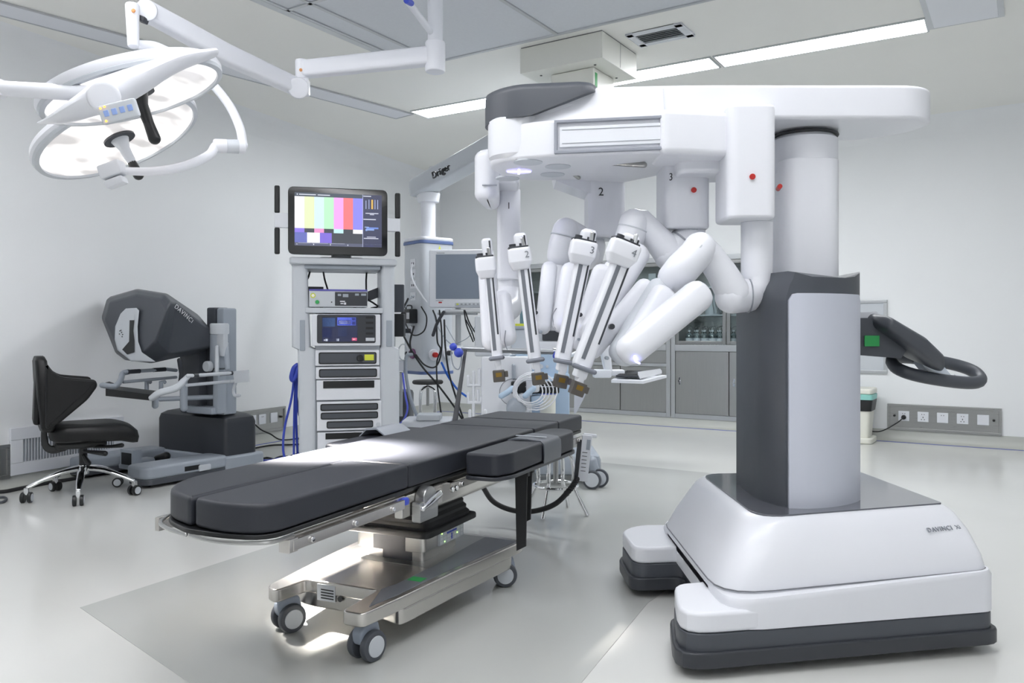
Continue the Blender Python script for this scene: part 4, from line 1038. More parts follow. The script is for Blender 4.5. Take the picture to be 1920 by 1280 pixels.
obj('knuckle', MB().cyl(W(558, 165, 3.98), W(560, 165, 3.86), .05, bev=.01, n=28), 'white', sm_)
obj('knuckle_link', MB().box(-.03, .03, -.03, .03, -.05, .03, X=T(W(568, 160, 3.93)), bev=.01), 'white', sm_)
obj('spring_arm', MB().sweep([W(556, 163, 3.92), W(420, 100, 3.55), W(278, 22, 3.25)], [(.042, .034), (.045, .036), (.04, .034)], 20, up=(0, 0, 1), p=4), 'white', sm_)
obj('pivot_disc', MB().cyl(W(275, 19, 3.24), W(275, 19, 3.14), .040, bev=.008, n=32), 'white', sm_)
obj('pivot_stop', MB().box(-.014, .014, -.02, .02, -.01, .01, X=T(W(268, 37, 3.15)) @ RY(20), bev=.003), 'ddgrey', sm_)
obj('drop_tube', MB().cyl(W(250, 88, 3.1), W(248, 8, 3.12), .021, .026, bev=.006, n=24), 'white', sm_)
obj('orange_dot', MB().ball(W(250, 20, 3.09), .008, 10), mat('orange_dot', (240, 170, 110), .5), sm_)
obj('upper_arm', MB().sweep([W(812, 66, 4.0), W(760, -4, 3.7), W(700, -120, 3.3)], .016, 14), 'white2', sm_)
obj('blue_clip', MB().sweep([W(762, 1, 3.66), W(771, 6, 3.72)], .014, 10), 'blue', sm_)
tgt = Vector((-.66, 2.83, .55))
spot('surgical_light_beam', cA+nA.normalized()*.03, tgt, 5000, 23, .9, (1, .93, .86), .13)
# ============================================================ VISION TOWER
o_v = Vector(((650-CX)/F*4.9, 4.9, 0)); VA = 14
XW = T(o_v) @ RZ(VA)
vx = lambda px: (px-650)*.00331
vz = lambda py: H+(CY-py)*.00324
tw = thing('vision_tower', 'tall grey equipment tower on wheels carrying the colour bar monitor', 'equipment tower', o_v, VA)
def vb(name, px0, px1, py0, py1, y0, y1, m, par=None, bev=.006, **k):
    return obj(name, MB(XW).box(vx(px0), vx(px1), y0, y1, vz(py1), vz(py0), bev=bev), m, par or tw, **k)
for s_ in (-1, 1):
    f = MB(XW); X0 = 0.0
    a0, a1 = (vx(553), vx(580)) if s_ < 0 else (vx(713), vx(738))
    b0, b1 = (vx(566), vx(596)) if s_ < 0 else (vx(709), vx(747))
    f.rings([[(x, y, z) for x, y in rpoly([(l, .0), (r, .0), (r, .34), (l, .34)], .03, 3)] for z, l, r in ((.06, b0, b1), (vz(655), b0-.01 if s_ < 0 else b0, b1), (vz(650), a0, a1+(.02 if s_ < 0 else 0)), (vz(495), a0, a1), (vz(490), a0+.004, a1-.004))])
    obj('side_post', f, 'lgrey', tw)
    vb('post_trim', *( (567, 576, 600, 657) if s_ < 0 else (722, 733, 600, 650)), -.006, .01, 'mgrey', bev=.004)
obj('top_shelf', MB(XW).prism(rpoly([(vx(548), -.03), (vx(742), -.03), (vx(738), .36), (vx(553), .36)], .04, 5), vz(497), vz(484), bev=.01), 'lgrey', tw)
vb('shelf_underside', 574, 712, 497, 505, -.0, .34, 'mgrey')
vb('shelf', 576, 716, 577, 587, -.01, .34, 'lgrey')
vb('cabinet_body', 594, 711, 588, 800, .03, .35, 'lgrey', bev=.004)
obj('cabinet_body', MB(XW).box(vx(594), vx(711), .03, .35, .08, vz(801)), 'lgrey', tw)
obj('base', MB(XW).prism(rrect(.72, .6, .08, 5, 0, .18), .07, .13, bev=.02), 'mgrey', tw)
for x in (-.28, .28):
    for y in (-.06, .42): obj('wheel', MB(XW).cyl((x-.02, y, .04), (x+.02, y, .04), .04, bev=.006), 'dgrey', tw)
# panels of the lower cabinet
def panel(px0, px1, py0, py1, y=-.005, m='white2', name='panel'):
    return obj(name, MB(XW).box(vx(px0), vx(px1), y, .03, vz(py1), vz(py0), bev=.003), m, tw)
def inset(par, px0, px1, py0, py1, y=-.011):
    w_, h_ = vx(px1)-vx(px0), vz(py0)-vz(py1)
    c = ((vx(px0)+vx(px1))/2, (vz(py0)+vz(py1))/2)
    f = MB(XW @ T(c[0], y, c[1]) @ RX(90)); f.prism(rrect(w_, h_, .012, 4), -.008, 0.0, bev=.003); obj('dark_window', f, 'black', par)
    f = MB(XW @ T(c[0], y-.001, c[1]) @ RX(90)); f.prism(rrect(w_-.014, h_-.014, .008, 4), -.004, .001); return obj('window_face', f, 'dgrey', par)
p1 = panel(594, 709, 656, 685); inset(p1, 600, 704, 660, 682)
f = MB(XW).box(vx(682), vx(699), -.0145, -.0125, vz(675.5), vz(664.5)); obj('warning_label', f, 'yellow', p1, smooth=False)
f = MB(XW).cyl((vx(674), -.012, vz(671)), (vx(674), -.03, vz(671)), .02, n=24, bev=.004); obj('key_switch', f, 'black', p1)
p2 = panel(595, 710, 687.5, 710); inset(p2, 600.5, 705, 691, 707)
p3 = panel(596, 711, 712, 749, name='drawer')
obj('drawer_slot', MB(XW).box(vx(608), vx(700), -.010, -.004, vz(727), vz(713.5), bev=.002), 'black', p3)
p4 = panel(597, 713, 752, 806, name='panel')
inset(p4, 603, 707, 756, 769); inset(p4, 603.5, 707, 772, 785); inset(p4, 614, 698, 788.5, 802)
obj('power_button', MB(XW).cyl((vx(707.5), -.004, vz(797)), (vx(707.5), -.012, vz(797)), .014, n=24, bev=.002), 'lgrey', p4)
p5 = panel(598, 714, 809, 850, name='drawer')
obj('drawer_slot', MB(XW).box(vx(612), vx(690), -.010, -.004, vz(822), vz(810.5), bev=.002), 'black', p5)
# generator with touch screen, built into the tower
gn = obj('touch_unit', MB(XW).box(vx(588), vx(711), -.02, .03, vz(648), vz(589), bev=.006), 'white2', tw)
f = MB(XW @ T((vx(597)+vx(702))/2, -.021, (vz(590)+vz(643))/2) @ RX(90)); f.prism(rrect(vx(702)-vx(597), vz(590)-vz(643), .012, 4), -.003, .003, bev=.001)
obj('touch_bezel', f, 'ddgrey', gn)
def vq(name, items, y, par, bx=vx, bz=vz, X=None):
    f = MB(X or XW)
    for px0, px1, py0, py1, m in items: f.box(bx(px0), bx(px1), y, y+.0006, bz(py1), bz(py0), m=m)
    return obj(name, f, None, par, smooth=False)
SCR = {}
def em(c, s=1.0):
    k = tuple(c)+(s,)
    if k not in SCR: SCR[k] = emat('screen_colour', c, s, .25)
    return SCR[k]
E_ = .42
vq('touch_screen', [(606, 669, 595, 640, em((24, 32, 70), E_)), (607, 629, 596, 612, em((50, 80, 130), E_)), (633, 666, 595, 610, em((90, 110, 230), E_)), (634.5, 658, 600, 608, em((30, 40, 120), E_)), (636, 657, 601.5, 603, em((230, 235, 255), E_)), (636, 657, 604.5, 606.5, em((210, 220, 255), E_)), (659.5, 665, 596, 600, em((30, 40, 120), E_)), (659.5, 665, 603, 608.5, em((30, 40, 120), E_)), (659, 668, 633, 638.5, em((230, 90, 130), E_)), (661, 666, 634.5, 637, em((255, 230, 235), E_)), (612, 616, 635, 639, em((210, 220, 240), E_)), (631, 636, 634.5, 639, em((210, 220, 240), E_)), (609, 611, 636, 638.5, em((240, 240, 255), E_)), (607, 623, 614, 632, em((34, 46, 90), E_)), (634, 650, 614, 630, em((30, 44, 86), E_))], -.0252, gn)
f = MB(XW)
for py in (593, 603, 613, 623): f.box(vx(684), vx(698), -.0256, -.0240, vz(py+4), vz(py))
obj('port_slots', f, 'black', gn, smooth=False)
f = MB(XW); f.box(vx(684), vx(700), -.0256, -.0240, vz(639), vz(633)); obj('port', f, 'lgrey', gn, smooth=False)
# light source box standing on the open shelf
X2 = XW
t = thing('light_source_box', 'white and grey box with green and yellow sockets on the open tower shelf', 'electrosurgery box', X2 @ Vector((vx(635), .1, vz(577))))
obj('case', MB(X2).box(vx(583), vx(688), .0, .30, vz(576), vz(543), bev=.006), 'lgrey', t)
obj('case_top_trim', MB(X2).box(vx(583.5), vx(687.5), -.003, .012, vz(546), vz(542.5), bev=.001), mat('violet_trim', (92, 88, 170), .4), t)
obj('front_panel', MB(X2).box(vx(629), vx(687), -.005, .003, vz(573), vz(547.5), bev=.001), 'ddgrey', t)
f = MB(X2)
for a in ((634, 640, 551, 555), (643, 653, 551, 557), (665, 672, 550, 554), (676, 685, 550, 554)): f.box(vx(a[0]), vx(a[1]), -.0062, -.0048, vz(a[3]), vz(a[2]))
obj('display_windows', f, 'mgrey', t, smooth=False)
f = MB(X2)
for a in ((638, 647, 564, 566), (639, 644, 568, 570), (645, 649, 567, 571)): f.box(vx(a[0]), vx(a[1]), -.0062, -.0048, vz(a[3]), vz(a[2]))
obj('panel_print', f, 'inkwhite', t, smooth=False)
f = MB(X2).cyl((vx(590), -.0, vz(554.5)), (vx(590), -.008, vz(554.5)), .015, n=24); obj('yellow_socket', f, 'yellow', t)
f = MB(X2).cyl((vx(590), -.002, vz(554.5)), (vx(590), -.0095, vz(554.5)), .0095, n=24); obj('socket_centre', f, 'cream', t)
f = MB(X2).cyl((vx(597.5), -.0, vz(566.5)), (vx(597.5), -.012, vz(566.5)), .012, n=24, bev=.002); obj('green_socket', f, 'green', t)
obj('small_knob', MB(X2).cyl((vx(623), 0, vz(566.5)), (vx(623), -.01, vz(566.5)), .004, n=12), 'ink', t)
f = MB(X2)
for x in (590, 605, 665, 680): f.cyl((vx(x), .03, vz(577.3)), (vx(x), .03, vz(575)), .01)
obj('feet', f, 'black', t)
obj('back_panel', MB(XW).box(vx(576), vx(610), .30, .33, vz(577), vz(533), bev=.004), 'dgrey', tw)
tag(obj('slanted_tray', MB(XW).box(-.03, .12, .26, .28, -.04, .02, X=T(vx(690), 0, vz(550)) @ RY(-22), bev=.004), 'dgrey'), 'dark slanted tray edge behind the box on the tower shelf', 'tray')
for nm, pts_ in (('left', [(585, 503), (582, 515), (577, 530), (576, 575)]), ('middle', [(609, 503), (612, 520), (618, 541)]), ('right', [(691, 503), (690, 525), (692, 555), (704, 565), (712, 572), (700, 575)])):
    tag(obj('cable', MB(XW).sweep(spline([(vx(a), .24, vz(b)) for a, b in pts_], 5), .0055, 8), 'rubber'), 'black cable hanging inside the open top of the tower, %s one' % nm, 'cable')
# monitor
mo = thing('monitor', 'black framed monitor showing colour bars on top of the tower', 'monitor', XW @ Vector((vx(634), .02, vz(484))))
mx0, mx1, mz0, mz1 = vx(546.5), vx(723), vz(480), vz(356)
XM = XW @ T((mx0+mx1)/2, -.04, (mz0+mz1)/2)
mw, mh = mx1-mx0, mz1-mz0
obj('bezel', MB(XM @ RX(90)).prism(rrect(mw, mh, .035, 6), -.03, .01, bev=.005), 'glass_black', mo)
obj('back_shell', MB(XM @ RX(90)).prism(rrect(mw*.9, mh*.85, .05, 6), -.075, -.03, bev=.015), 'white2', mo)
obj('stand', MB(XW).box(-.09, .03, .02, .08, vz(486), vz(450), bev=.012), 'lgrey', mo)
obj('stand_foot', MB(XW).prism(rrect(.26, .16, .04, 4, -.03, .06), vz(485.5), vz(483), bev=.002), 'ddgrey', mo)
# screen in its own unit square: u 0..1 right, v 0..1 down
sx0, sx1, sz0, sz1 = vx(558), vx(712.5), vz(464), vz(366.5)
su = lambda u: sx0+(sx1-sx0)*u
sv = lambda v: sz1-(sz1-sz0)*v
items = [(0, 1, 0, 1, em((70, 74, 84), E_))]
items += [(.0, .775, 0, .075, em((76, 86, 100), E_))]
cols = [(250, 250, 252), (240, 248, 200), (222, 246, 252), (196, 252, 208), (252, 178, 250), (255, 130, 136), (150, 146, 252)]
w7 = .775/7
for i, c in enumerate(cols): items.append((i*w7, (i+1)*w7, .075, .672, em(c, E_)))
for i, c in ((0, (150, 130, 240)), (2, (245, 160, 215)), (4, (205, 248, 250)), (6, (250, 250, 252))): items.append((i*w7, (i+1)*w7, .672, .75, em(c, E_)))
items += [(0, .14, .75, .94, em((110, 118, 196), E_)), (.14, .285, .75, .94, em((252, 252, 252), E_)), (.285, .42, .75, .94, em((136, 116, 226), E_))]
items += [(.782, 1, 0, 1, em((66, 70, 98), E_)), (.775, .781, 0, 1, em((190, 196, 230), E_))]
items += [(.0, .775, .94, 1, em((96, 100, 124), E_)), (.79, .9, .95, 1, em((110, 110, 220), E_)), (.79, 1, .945, .95, em((200, 205, 240), E_))]
for a, b_ in ((.19, .38), (.395, .57), (.04, .18)): items.append((a, b_, .945, .952, em((200, 205, 225), E_)))
for a in (.02, .21, .4, .6): items.append((a, a+.01, .96, .985, em((235, 238, 250), E_)))
yy0 = -.0515
o = vq('screen', items[:1], yy0, mo, su, sv)
vq('picture', items[1:], yy0-.0008, mo, su, sv)
small = []
small += [(.05, .24, .03, .045, em((232, 236, 250), E_)), (.26, .4, .03, .045, em((232, 236, 250), E_)), (.025, .035, .025, .05, em((232, 236, 250), E_)), (.785, .875, .02, .035, em((232, 236, 250), E_))]
for i, x in enumerate((.815, .85, .887, .92, .952)): small.append((x-.004-(.006 if i == 2 else 0), x+.004+(.006 if i == 2 else 0), .09+(.02 if i == 0 else 0), .27, em((232, 190, 90) if i == 2 else (180, 190, 230), E_)))
small += [(.81, .96, .345, .36, em((225, 228, 245), E_)), (.86, .91, .37, .383, em((225, 228, 245), E_)), (.785, .93, .46, .477, em((225, 228, 245), E_)), (.82, .96, .62, .65, em((120, 150, 230), E_)), (.8, .85, .61, .625, em((180, 200, 245), E_)), (.83, .91, .65, .68, em((150, 180, 240), E_)), (.81, .83, .65, .69, em((150, 180, 240), E_)), (.825, .93, .8, .812, em((225, 228, 245), E_)), (.79, .96, .825, .84, em((225, 228, 245), E_))]
vq('screen_print', small, yy0-.0016, mo, su, sv)
for sd, pxa, pxb, pt_, pb2, c0, c1 in ((-1, 523, 532.5, 355, 480, 405, 432), (1, 737, 747, 360, 480, 408, 433)):
    X = XW
    for a, b_ in ((pt_, c0), (c1, pb2)):
        obj('side_handle', MB(X).prism(rrect(vx(pxb)-vx(pxa), .03, .012, 4, (vx(pxa)+vx(pxb))/2, -.03), vz(b_), vz(a), bev=.008), 'black', mo)
    q0, q1 = (523, 549) if sd < 0 else (720, 747)
    obj('handle_bracket', MB(X).box(vx(q0), vx(q1), -.045, -.018, vz(c1), vz(c0), bev=.006), 'white2', mo)
# blue cable coil at the tower's left side
hk = XW @ Vector((vx(560), .1, vz(690)))
for j, pts_ in enumerate(([(558, 690, .1), (552, 745, .08), (540, 800, .05), (538, 840, .0), (545, 870, .0), (552, 905, -.0)], [(560, 690, .1), (557, 760, .1), (556, 830, .08), (556, 900, .05)], [(562, 690, .1), (560, 780, .1), (563, 870, .1), (562, 915, .1)], [(559, 690, .12), (560, 740, .14), (565, 780, .14), (560, 740, .12), (556, 700, .12)])):
    P = [XW @ Vector((vx(a), c, max(.01, vz(b_)))) for a, b_, c in pts_]
    tag(obj('blue_cable', MB().sweep(spline(P, 6), .007, 8), 'bluecable'), 'blue cable hanging at the left side of the tower', 'cable', group='blue cables hanging at the left side of the tower')
P = [XW @ Vector((vx(a), .05, vz(b_))) for a, b_ in ((562, 684), (556, 690), (552, 706), (555, 712), (561, 700), (563, 690))]
tag(obj('cable_coil', MB().sweep(spline(P, 5), .014, 10), 'bluecable'), 'tied coil of blue cable hooked on the left edge of the tower', 'cable coil')
# loose cables along the left wall
def cable(pts_, r, m, label, name='floor_cable', cat='cable', group=None, k=6):
    return tag(obj(name, MB().sweep(spline(pts_, k), r, 8), m), label, cat, group)
cable([XL @ Vector((sL(471), -.02, zL(471, 792))), XL @ Vector((sL(480), -.06, zL(480, 805))), XL @ Vector((sL(490), -.10, .08)), XL @ Vector((sL(505), -.13, .02)), XL @ Vector((sL(535), -.18, .008)), XL @ Vector((sL(575), -.3, .008))], .006, 'rubber', 'black lead running from the left wall outlet panel down to the floor')
cable([G(476, 842)+Vector((0, 0, .008)), G(510, 836)+Vector((0, 0, .008)), G(545, 835)+Vector((0, 0, .008)), G(590, 833)+Vector((0, 0, .008))], .007, 'rubber', 'black cable lying on the floor between the console base and the tower')
for j in range(3):
    cable([G(478, 866-j*4, .01), G(500, 858+j*5, .01), G(525, 862-j*3, .01), G(560, 850+j*4, .01), G(600, 848+j*2, .01)], .008, ('rubber', 'bluecable', 'rubber')[j], ('black cable on the floor beside the console base, nearest the wall', 'dark blue cable tangled on the floor beside the console base', 'black cable on the floor beside the console base, nearest the table')[j])
cable([G(-40, 918, .01), G(0, 922, .01), G(40, 915, .01), G(90, 905, .01), G(150, 895, .01), G(210, 880, .01)], .012, 'rubber', 'black cable running along the left wall behind the chair')
cable([G(-60, 946, .008), G(-10, 944, .008), G(10, 938, .008), G(8, 932, .008), G(-20, 934, .008)], .007, 'dgrey', 'grey cable end curled on the floor at the left edge')
# ============================================================ SURGEON CONSOLE
o_c = Vector((-1.93, 5.43, 0)); XS = basis(o_c, E1, N1, Vector((0, 0, 1)))
sc = thing('surgeon_console', 'dark grey surgeon console with viewer hood and arm rest by the left wall', 'surgeon console', o_c)
def SI(px, py, y):
    """local point of the console seen at a pixel, on the plane local-y = y"""
    v = Vector(((px-CX)/F, 1, (CY-py)/F)); P0 = o_c+N1*y; k = P0.dot(N1)/v.dot(N1); q = v*k
    return ((q-o_c).dot(E1), y, q.z+H)
def cb(name, x0, x1, y0, y1, z0, z1, m, bev=.01, par=None, r=None):
    f = MB(XS)
    if r: f.prism(rpoly([(x0, y0), (x1, y0), (x1, y1), (x0, y1)], r, 4), z0, z1, bev=bev)
    else: f.box(x0, x1, y0, y1, z0, z1, bev=bev)
    return obj(name, f, m, par or sc)
# body with domed top
f = MB(XS); rs = []
for z, dx, dy in ((.12, 0, 0), (.34, 0, 0), (.375, .01, .01), (.395, .04, .04), (.41, .12, .08)):
    rs.append([(x, y, z) for x, y in rpoly([(-.76+dx, dy), (0-dx, dy), (0-dx, .27-dy), (-.76+dx, .27-dy)], .04, 4)])
f.rings(rs); obj('body', f, 'ddgrey', sc, ang=40)
cb('base', -.80, .04, -.02, .31, .03, .125, 'mgrey', .015, r=.05)
for nm, a, b_, c in (('near', -.20, .03, -.60), ('far', -.86, -.64, -.62)):
    q = cb('foot', a, b_, c, .02, .055, .135, 'mgrey', .02, r=.07)
    cb('foot_skirt', a+.005, b_-.005, c+.005, .02, .02, .058, 'dgrey', .006, r=.07, par=q)
    if nm == 'near':
        cb('side_slot', b_-.004, b_+.002, -.33, -.22, .075, .105, 'black', .0, par=q); cb('foot_handle', b_-.03, b_+.012, -.23, -.14, .06, .10, 'lgrey', .008, par=q)
    obj('wheel', MB(XS).cyl(((a+b_)/2-.03, c+.08, .022), ((a+b_)/2+.03, c+.08, .022), .022), 'black', q)
cb('pedal_tray', -.66, -.19, -.36, .0, .035, .07, 'mgrey', .01)
cb('pedal', -.60, -.50, -.30, -.18, .068, .10, 'mgrey', .015); cb('pedal', -.34, -.24, -.30, -.18, .068, .10, 'mgrey', .015)
f = MB(XS).rings([[(x, y, z) for x, y in ((-.63, -.36), (-.48, -.36), (-.48, -.30), (-.63, -.30))] for z in (.04, .17)]); obj('pedal_bracket', f, 'mgrey', sc, ang=30)
cb('pedal_screen', -.61, -.50, -.366, -.358, .07, .15, 'black', .003)
f = MB(XS).rings([[(x, y, z) for x, y in ((-.42, -.22), (-.34, -.22), (-.38, -.14))] for z in (.071, .073)]); obj('amber_label', f, 'amber', sc, smooth=False)
obj('toe_sensor', MB(XS).sweep([(-.52, -.16, .09), (-.46, -.13, .105)], [.02, .03], 12), 'black', sc)
# columns between body and hood
cb('lift_column', -.20, -.11, .0, .12, .40, 1.13, 'dgrey', .012)
cb('lift_column', -.105, -.03, .01, .12, .40, 1.125, 'mgrey', .012)
cb('column_neck', -.42, -.20, -.06, .10, .40, .86, 'dgrey', .02)
cb('column_shroud', -.30, -.02, -.09, .03, .41, .46, 'mgrey', .012)
obj('lift_cylinder', MB(XS).cyl((-.03, -.03, .72), (-.03, -.03, .95), .055, bev=.008), 'mgrey', sc)
obj('lift_cap', MB(XS).cyl((-.02, -.03, .945), (-.02, -.03, 1.02), .062, bev=.01), 'lgrey', sc)
cb('bracket_plate', .0, .07, -.07, -.03, .80, .95, 'lgrey', .006)
f = MB(XS).sweep([(.05, -.03, .88), (.10, -.06, .72)], .016, 10); obj('strut', f, 'mgrey', sc)
obj('strut', MB(XS).sweep([(.02, -.08, .86), (.07, -.12, .70)], .014, 10), 'lgrey', sc)
obj('pivot_knob', MB(XS).cyl((-.02, -.10, .735), (-.02, -.14, .735), .035, bev=.006), 'lgrey', sc)
cb('tall_cover', -.06, .0, -.06, .02, .41, .72, 'mgrey', .02)
# hood: rings walking from the viewer face to the tail
def ring(y, pts_):
    return [SI(px, py, y) for px, py in pts_]
h0 = ring(-.50, [(196, 600), (205, 566), (255, 552), (300, 560), (314, 580), (292, 640), (262, 668), (222, 655)])
h1 = ring(-.44, [(190, 596), (200, 560), (255, 543), (308, 551), (322, 566), (300, 650), (268, 679), (216, 662)])
h2 = ring(-.34, [(195, 590), (205, 556), (258, 541), (314, 550), (330, 568), (316, 664), (286, 681), (235, 676)])
h3 = ring(-.05, [(330, 600), (335, 580), (345, 572), (372, 590), (400, 622), (398, 650), (380, 660), (345, 660)])
h4 = ring(.0, [(345, 605), (350, 595), (358, 590), (378, 600), (401, 630), (398, 646), (385, 652), (355, 650)])
f = MB(XS)
def dens(r_): 
    return [tuple(p) for p in r_]
f.rings([dens(h0), dens(h1), dens(h2), dens(h3), dens(h4)])
t_ = f.bm
ed = [e for e in t_.edges if not e.is_boundary]
bmesh.ops.bevel(t_, geom=ed, offset=.014, segments=3, profile=.5, affect='EDGES', clamp_overlap=True)
hood = obj('viewer_hood', f, 'dgrey', sc, ang=32)
# side inset panel + lettering on the sloping edge
fr_ = Vector(SI(326, 566, -.38)); bk = Vector(SI(400, 636, -.03))
pn = [Vector(SI(px, py, y)) for px, py, y in ((329, 600, -.38), (385, 640, -.12), (352, 662, -.16), (306, 660, -.36))]
# face opening
f = MB(XS)
def fo(pts_, y): return [SI(px, py, y) for px, py in pts_]
outer = [(216, 612), (226, 588), (236, 578), (256, 577), (261, 582), (258, 612), (259, 640), (266, 660), (292, 678), (246, 677), (220, 656), (215, 636)]
f.rings([fo(outer, -.495), fo(outer, -.515), [SI(px+(238-px)*.13, py+(620-py)*.06, -.52) for px, py in outer]])
vf = obj('viewer_frame', f, 'lgrey', hood, ang=50)
inn = [(222, 614), (231, 594), (238, 588), (252, 588), (253, 612), (252, 640), (246, 655), (232, 657), (223, 640)]
f = MB(XS); f.rings([fo(inn, -.519), fo(inn, -.522)]); obj('viewer_recess', f, 'lgrey', vf, ang=30)
inn = [(243, 600), (252, 600), (250, 620), (252, 638), (252, 660), (238, 664), (229, 655), (242, 640)]
f = MB(XS); f.rings([fo(inn, -.521), fo(inn, -.524)]); obj('eye_opening', f, 'black', vf, ang=30)
f = MB(XS)
for q in ((225, 620), (228, 623), (230, 627), (224, 626), (227, 619), (229, 631)): f.ball(SI(q[0], q[1], -.523), .004, 8)
obj('speaker_holes', f, 'ink', vf)
text_on(hood, 'lettering', 'DAVINCI', .040, (328, 573), (361, 603), 'inkwhite', 1.15)
# arm rest assembly
def ap_(px, py, y): return SI(px, py, y)
tube_l = dict(n=12)
ar = obj('arm_rest', MB(XS).sweep(spline([ap_(285, 746, -.58), ap_(300, 736, -.56), ap_(330, 727, -.5), ap_(343, 715, -.45), ap_(352, 706, -.40)], 5), [(.018, .02), (.022, .024), (.016, .018)], 14, p=3), 'lgrey', sc)
obj('arm_rest_bar', MB(XS).sweep([ap_(352, 704, -.42), ap_(362, 704, -.40), ap_(436, 699, -.12), ap_(462, 697, -.06)], .011, 12), 'lgrey', ar)
obj('arm_rest_bar', MB(XS).sweep([ap_(350, 722, -.42), ap_(430, 715, -.12), ap_(464, 713, -.06)], .010, 12), 'lgrey', ar)
for a, b_ in (((363, 704, -.40), (386, 702.5, -.30)), ((413, 701, -.2), (436, 699, -.12))): obj('grip_sleeve', MB(XS).sweep([ap_(*a), ap_(*b_)], .013, 12, cap=''), 'ddgrey', ar)
obj('end_box', MB(XS).rings([[ap_(px, py, y) for px, py in ((436, 696), (467, 693), (468, 715), (440, 718))] for y in (-.12, -.06)]), 'lgrey', ar, ang=30)
obj('hook', MB(XS).sweep(spline([ap_(443, 715, -.09), ap_(438, 730, -.09), ap_(440, 741, -.09), ap_(449, 741, -.09)], 4), .010, 10), 'lgrey', ar)
far = obj('arm_rest', MB(XS).sweep(spline([ap_(192, 722, -.66), ap_(215, 724, -.64), ap_(226, 712, -.55), ap_(230, 700, -.5), ap_(240, 697, -.47)], 5), .018, 12), 'mgrey', sc)
obj('arm_rest_bar', MB(XS).sweep([ap_(236, 697, -.5), ap_(312, 692, -.2), ap_(330, 694, -.1)], .012, 12), 'mgrey', far)
obj('arm_rest_bar', MB(XS).sweep([ap_(232, 716, -.5), ap_(330, 707, -.12)], .010, 12), 'mgrey', far)
for a, b_ in (((239, 697, -.49), (262, 695.5, -.4)), ((287, 693.5, -.3), (310, 692, -.21))): obj('grip_sleeve', MB(XS).sweep([ap_(*a), ap_(*b_)], .014, 12, cap=''), 'ddgrey', far)
pad_ = MB(XS).rings([[ap_(*q) for q in ((198, 728, -.60), (285, 740, -.56), (285, 751, -.56), (198, 742, -.60))], [ap_(*q) for q in ((205, 722, -.50), (300, 733, -.46), (300, 744, -.46), (205, 736, -.50))]])
obj('arm_pad', pad_, 'black', ar, ang=30)
obj('touchpad', MB(XS).rings([[ap_(*q) for q in ((190, 722, -.65), (206, 728, -.62), (222, 724, -.58), (205, 718, -.60))], [ap_(*q) for q in ((190, 719, -.65), (206, 725, -.62), (222, 721, -.58), (205, 715, -.60))]]), 'ddgrey', far, ang=30)
for px in (275, 302): obj('finger_clamp', MB(XS).sweep([ap_(px, 732, -.30), ap_(px, 716, -.30), ap_(px+6, 716, -.28)], .014, 10), 'mgrey', sc)
obj('support_leg', MB(XS).sweep([ap_(345, 715, -.34), ap_(345, 765, -.34)], .022, 12), 'mgrey', sc)
obj('support_leg', MB(XS).sweep([ap_(291, 745, -.5), ap_(291, 760, -.5)], .02, 12), 'mgrey', sc)
obj('cross_tube', MB(XS).sweep([ap_(352, 718, -.30), ap_(352, 760, -.2), ap_(400, 755, -.04)], [.018], 12) if False else MB(XS).sweep([ap_(300, 748, -.3), ap_(400, 744, -.04)], .016, 12), 'mgrey', sc)
obj('monitor_stem', MB(XS).sweep([ap_(336, 675, -.3), ap_(340, 700, -.28), ap_(337, 725, -.26)], .014, 10), 'ddgrey', sc)
# ============================================================ BLACK CHAIR
o_h = Vector((-2.52, 4.743, 0)); XHh = T(o_h) @ RZ(32)
ch = thing('swivel_chair', 'black leather swivel chair with chrome star base in front of the console', 'chair', o_h, 32)
for k in range(5):
    a = -99+k*72
    X = XHh @ RZ(a)
    lg = obj('leg', MB(X).sweep(spline([(.02, 0, .165), (.12, 0, .15), (.22, 0, .115), (.285, 0, .085)], 4), [(.026, .016), (.02, .013), (.014, .011)], 12, up=(0, 1, 0)), 'chrome', ch)
    Y = X @ T(.29, 0, 0) @ RZ(60*k)
    cs = obj('caster', MB(Y).box(-.012, .012, -.012, .012, .045, .085, bev=.004), 'chrome', lg)
    f = MB(Y); f.cyl((0, -.028, .03), (0, -.008, .03), .03, n=20, bev=.004); f.cyl((0, .008, .03), (0, .028, .03), .03, n=20, bev=.004); obj('caster_wheels', f, 'black', lg)
    for y in (-1, 1): obj('hub_disc', MB(Y).cyl((0, y*.0285, .03), (0, y*.030, .03), .021, n=20), 'lgrey', lg)
obj('hub', MB(XHh).cyl((0, 0, .13), (0, 0, .185), .034, .028, bev=.006), 'chrome', ch)
obj('gas_column', MB(XHh).cyl((0, 0, .14), (0, 0, .30), .022), 'black', ch)
obj('mechanism', MB(XHh).box(-.15, .12, -.07, .07, .285, .335, bev=.02), 'black', ch)
obj('lever', MB(XHh).sweep([(.05, -.05, .29), (.14, -.12, .295), (.19, -.14, .30)], [.008, .009, .013], 8), 'black', ch)
obj('lever', MB(XHh).sweep([(.0, -.06, .27), (.10, -.16, .262)], [.008, .016], 8), 'black', ch)
obj('lever', MB(XHh).sweep([(.0, -.04, .24), (.02, -.06, .2)], [.012, .018], 8), 'black', ch)
f = MB(XHh); rs = []
for z, g_, dz in ((.335, -.03, 0), (.35, -.006, 0), (.385, .0, 0), (.418, -.008, 1), (.432, -.035, 1), (.436, -.08, 1)):
    P = rpoly(grow([(-.18, -.17), (.1, -.21), (.29, -.16), (.29, .16), (.1, .21), (-.18, .17)], g_), .08, 4)
    rs.append([(x, y, z-(max(0, x-.12)**2*1.6)) for x, y in P])
f.rings(rs); obj('seat', f, 'leather', ch, ang=60)
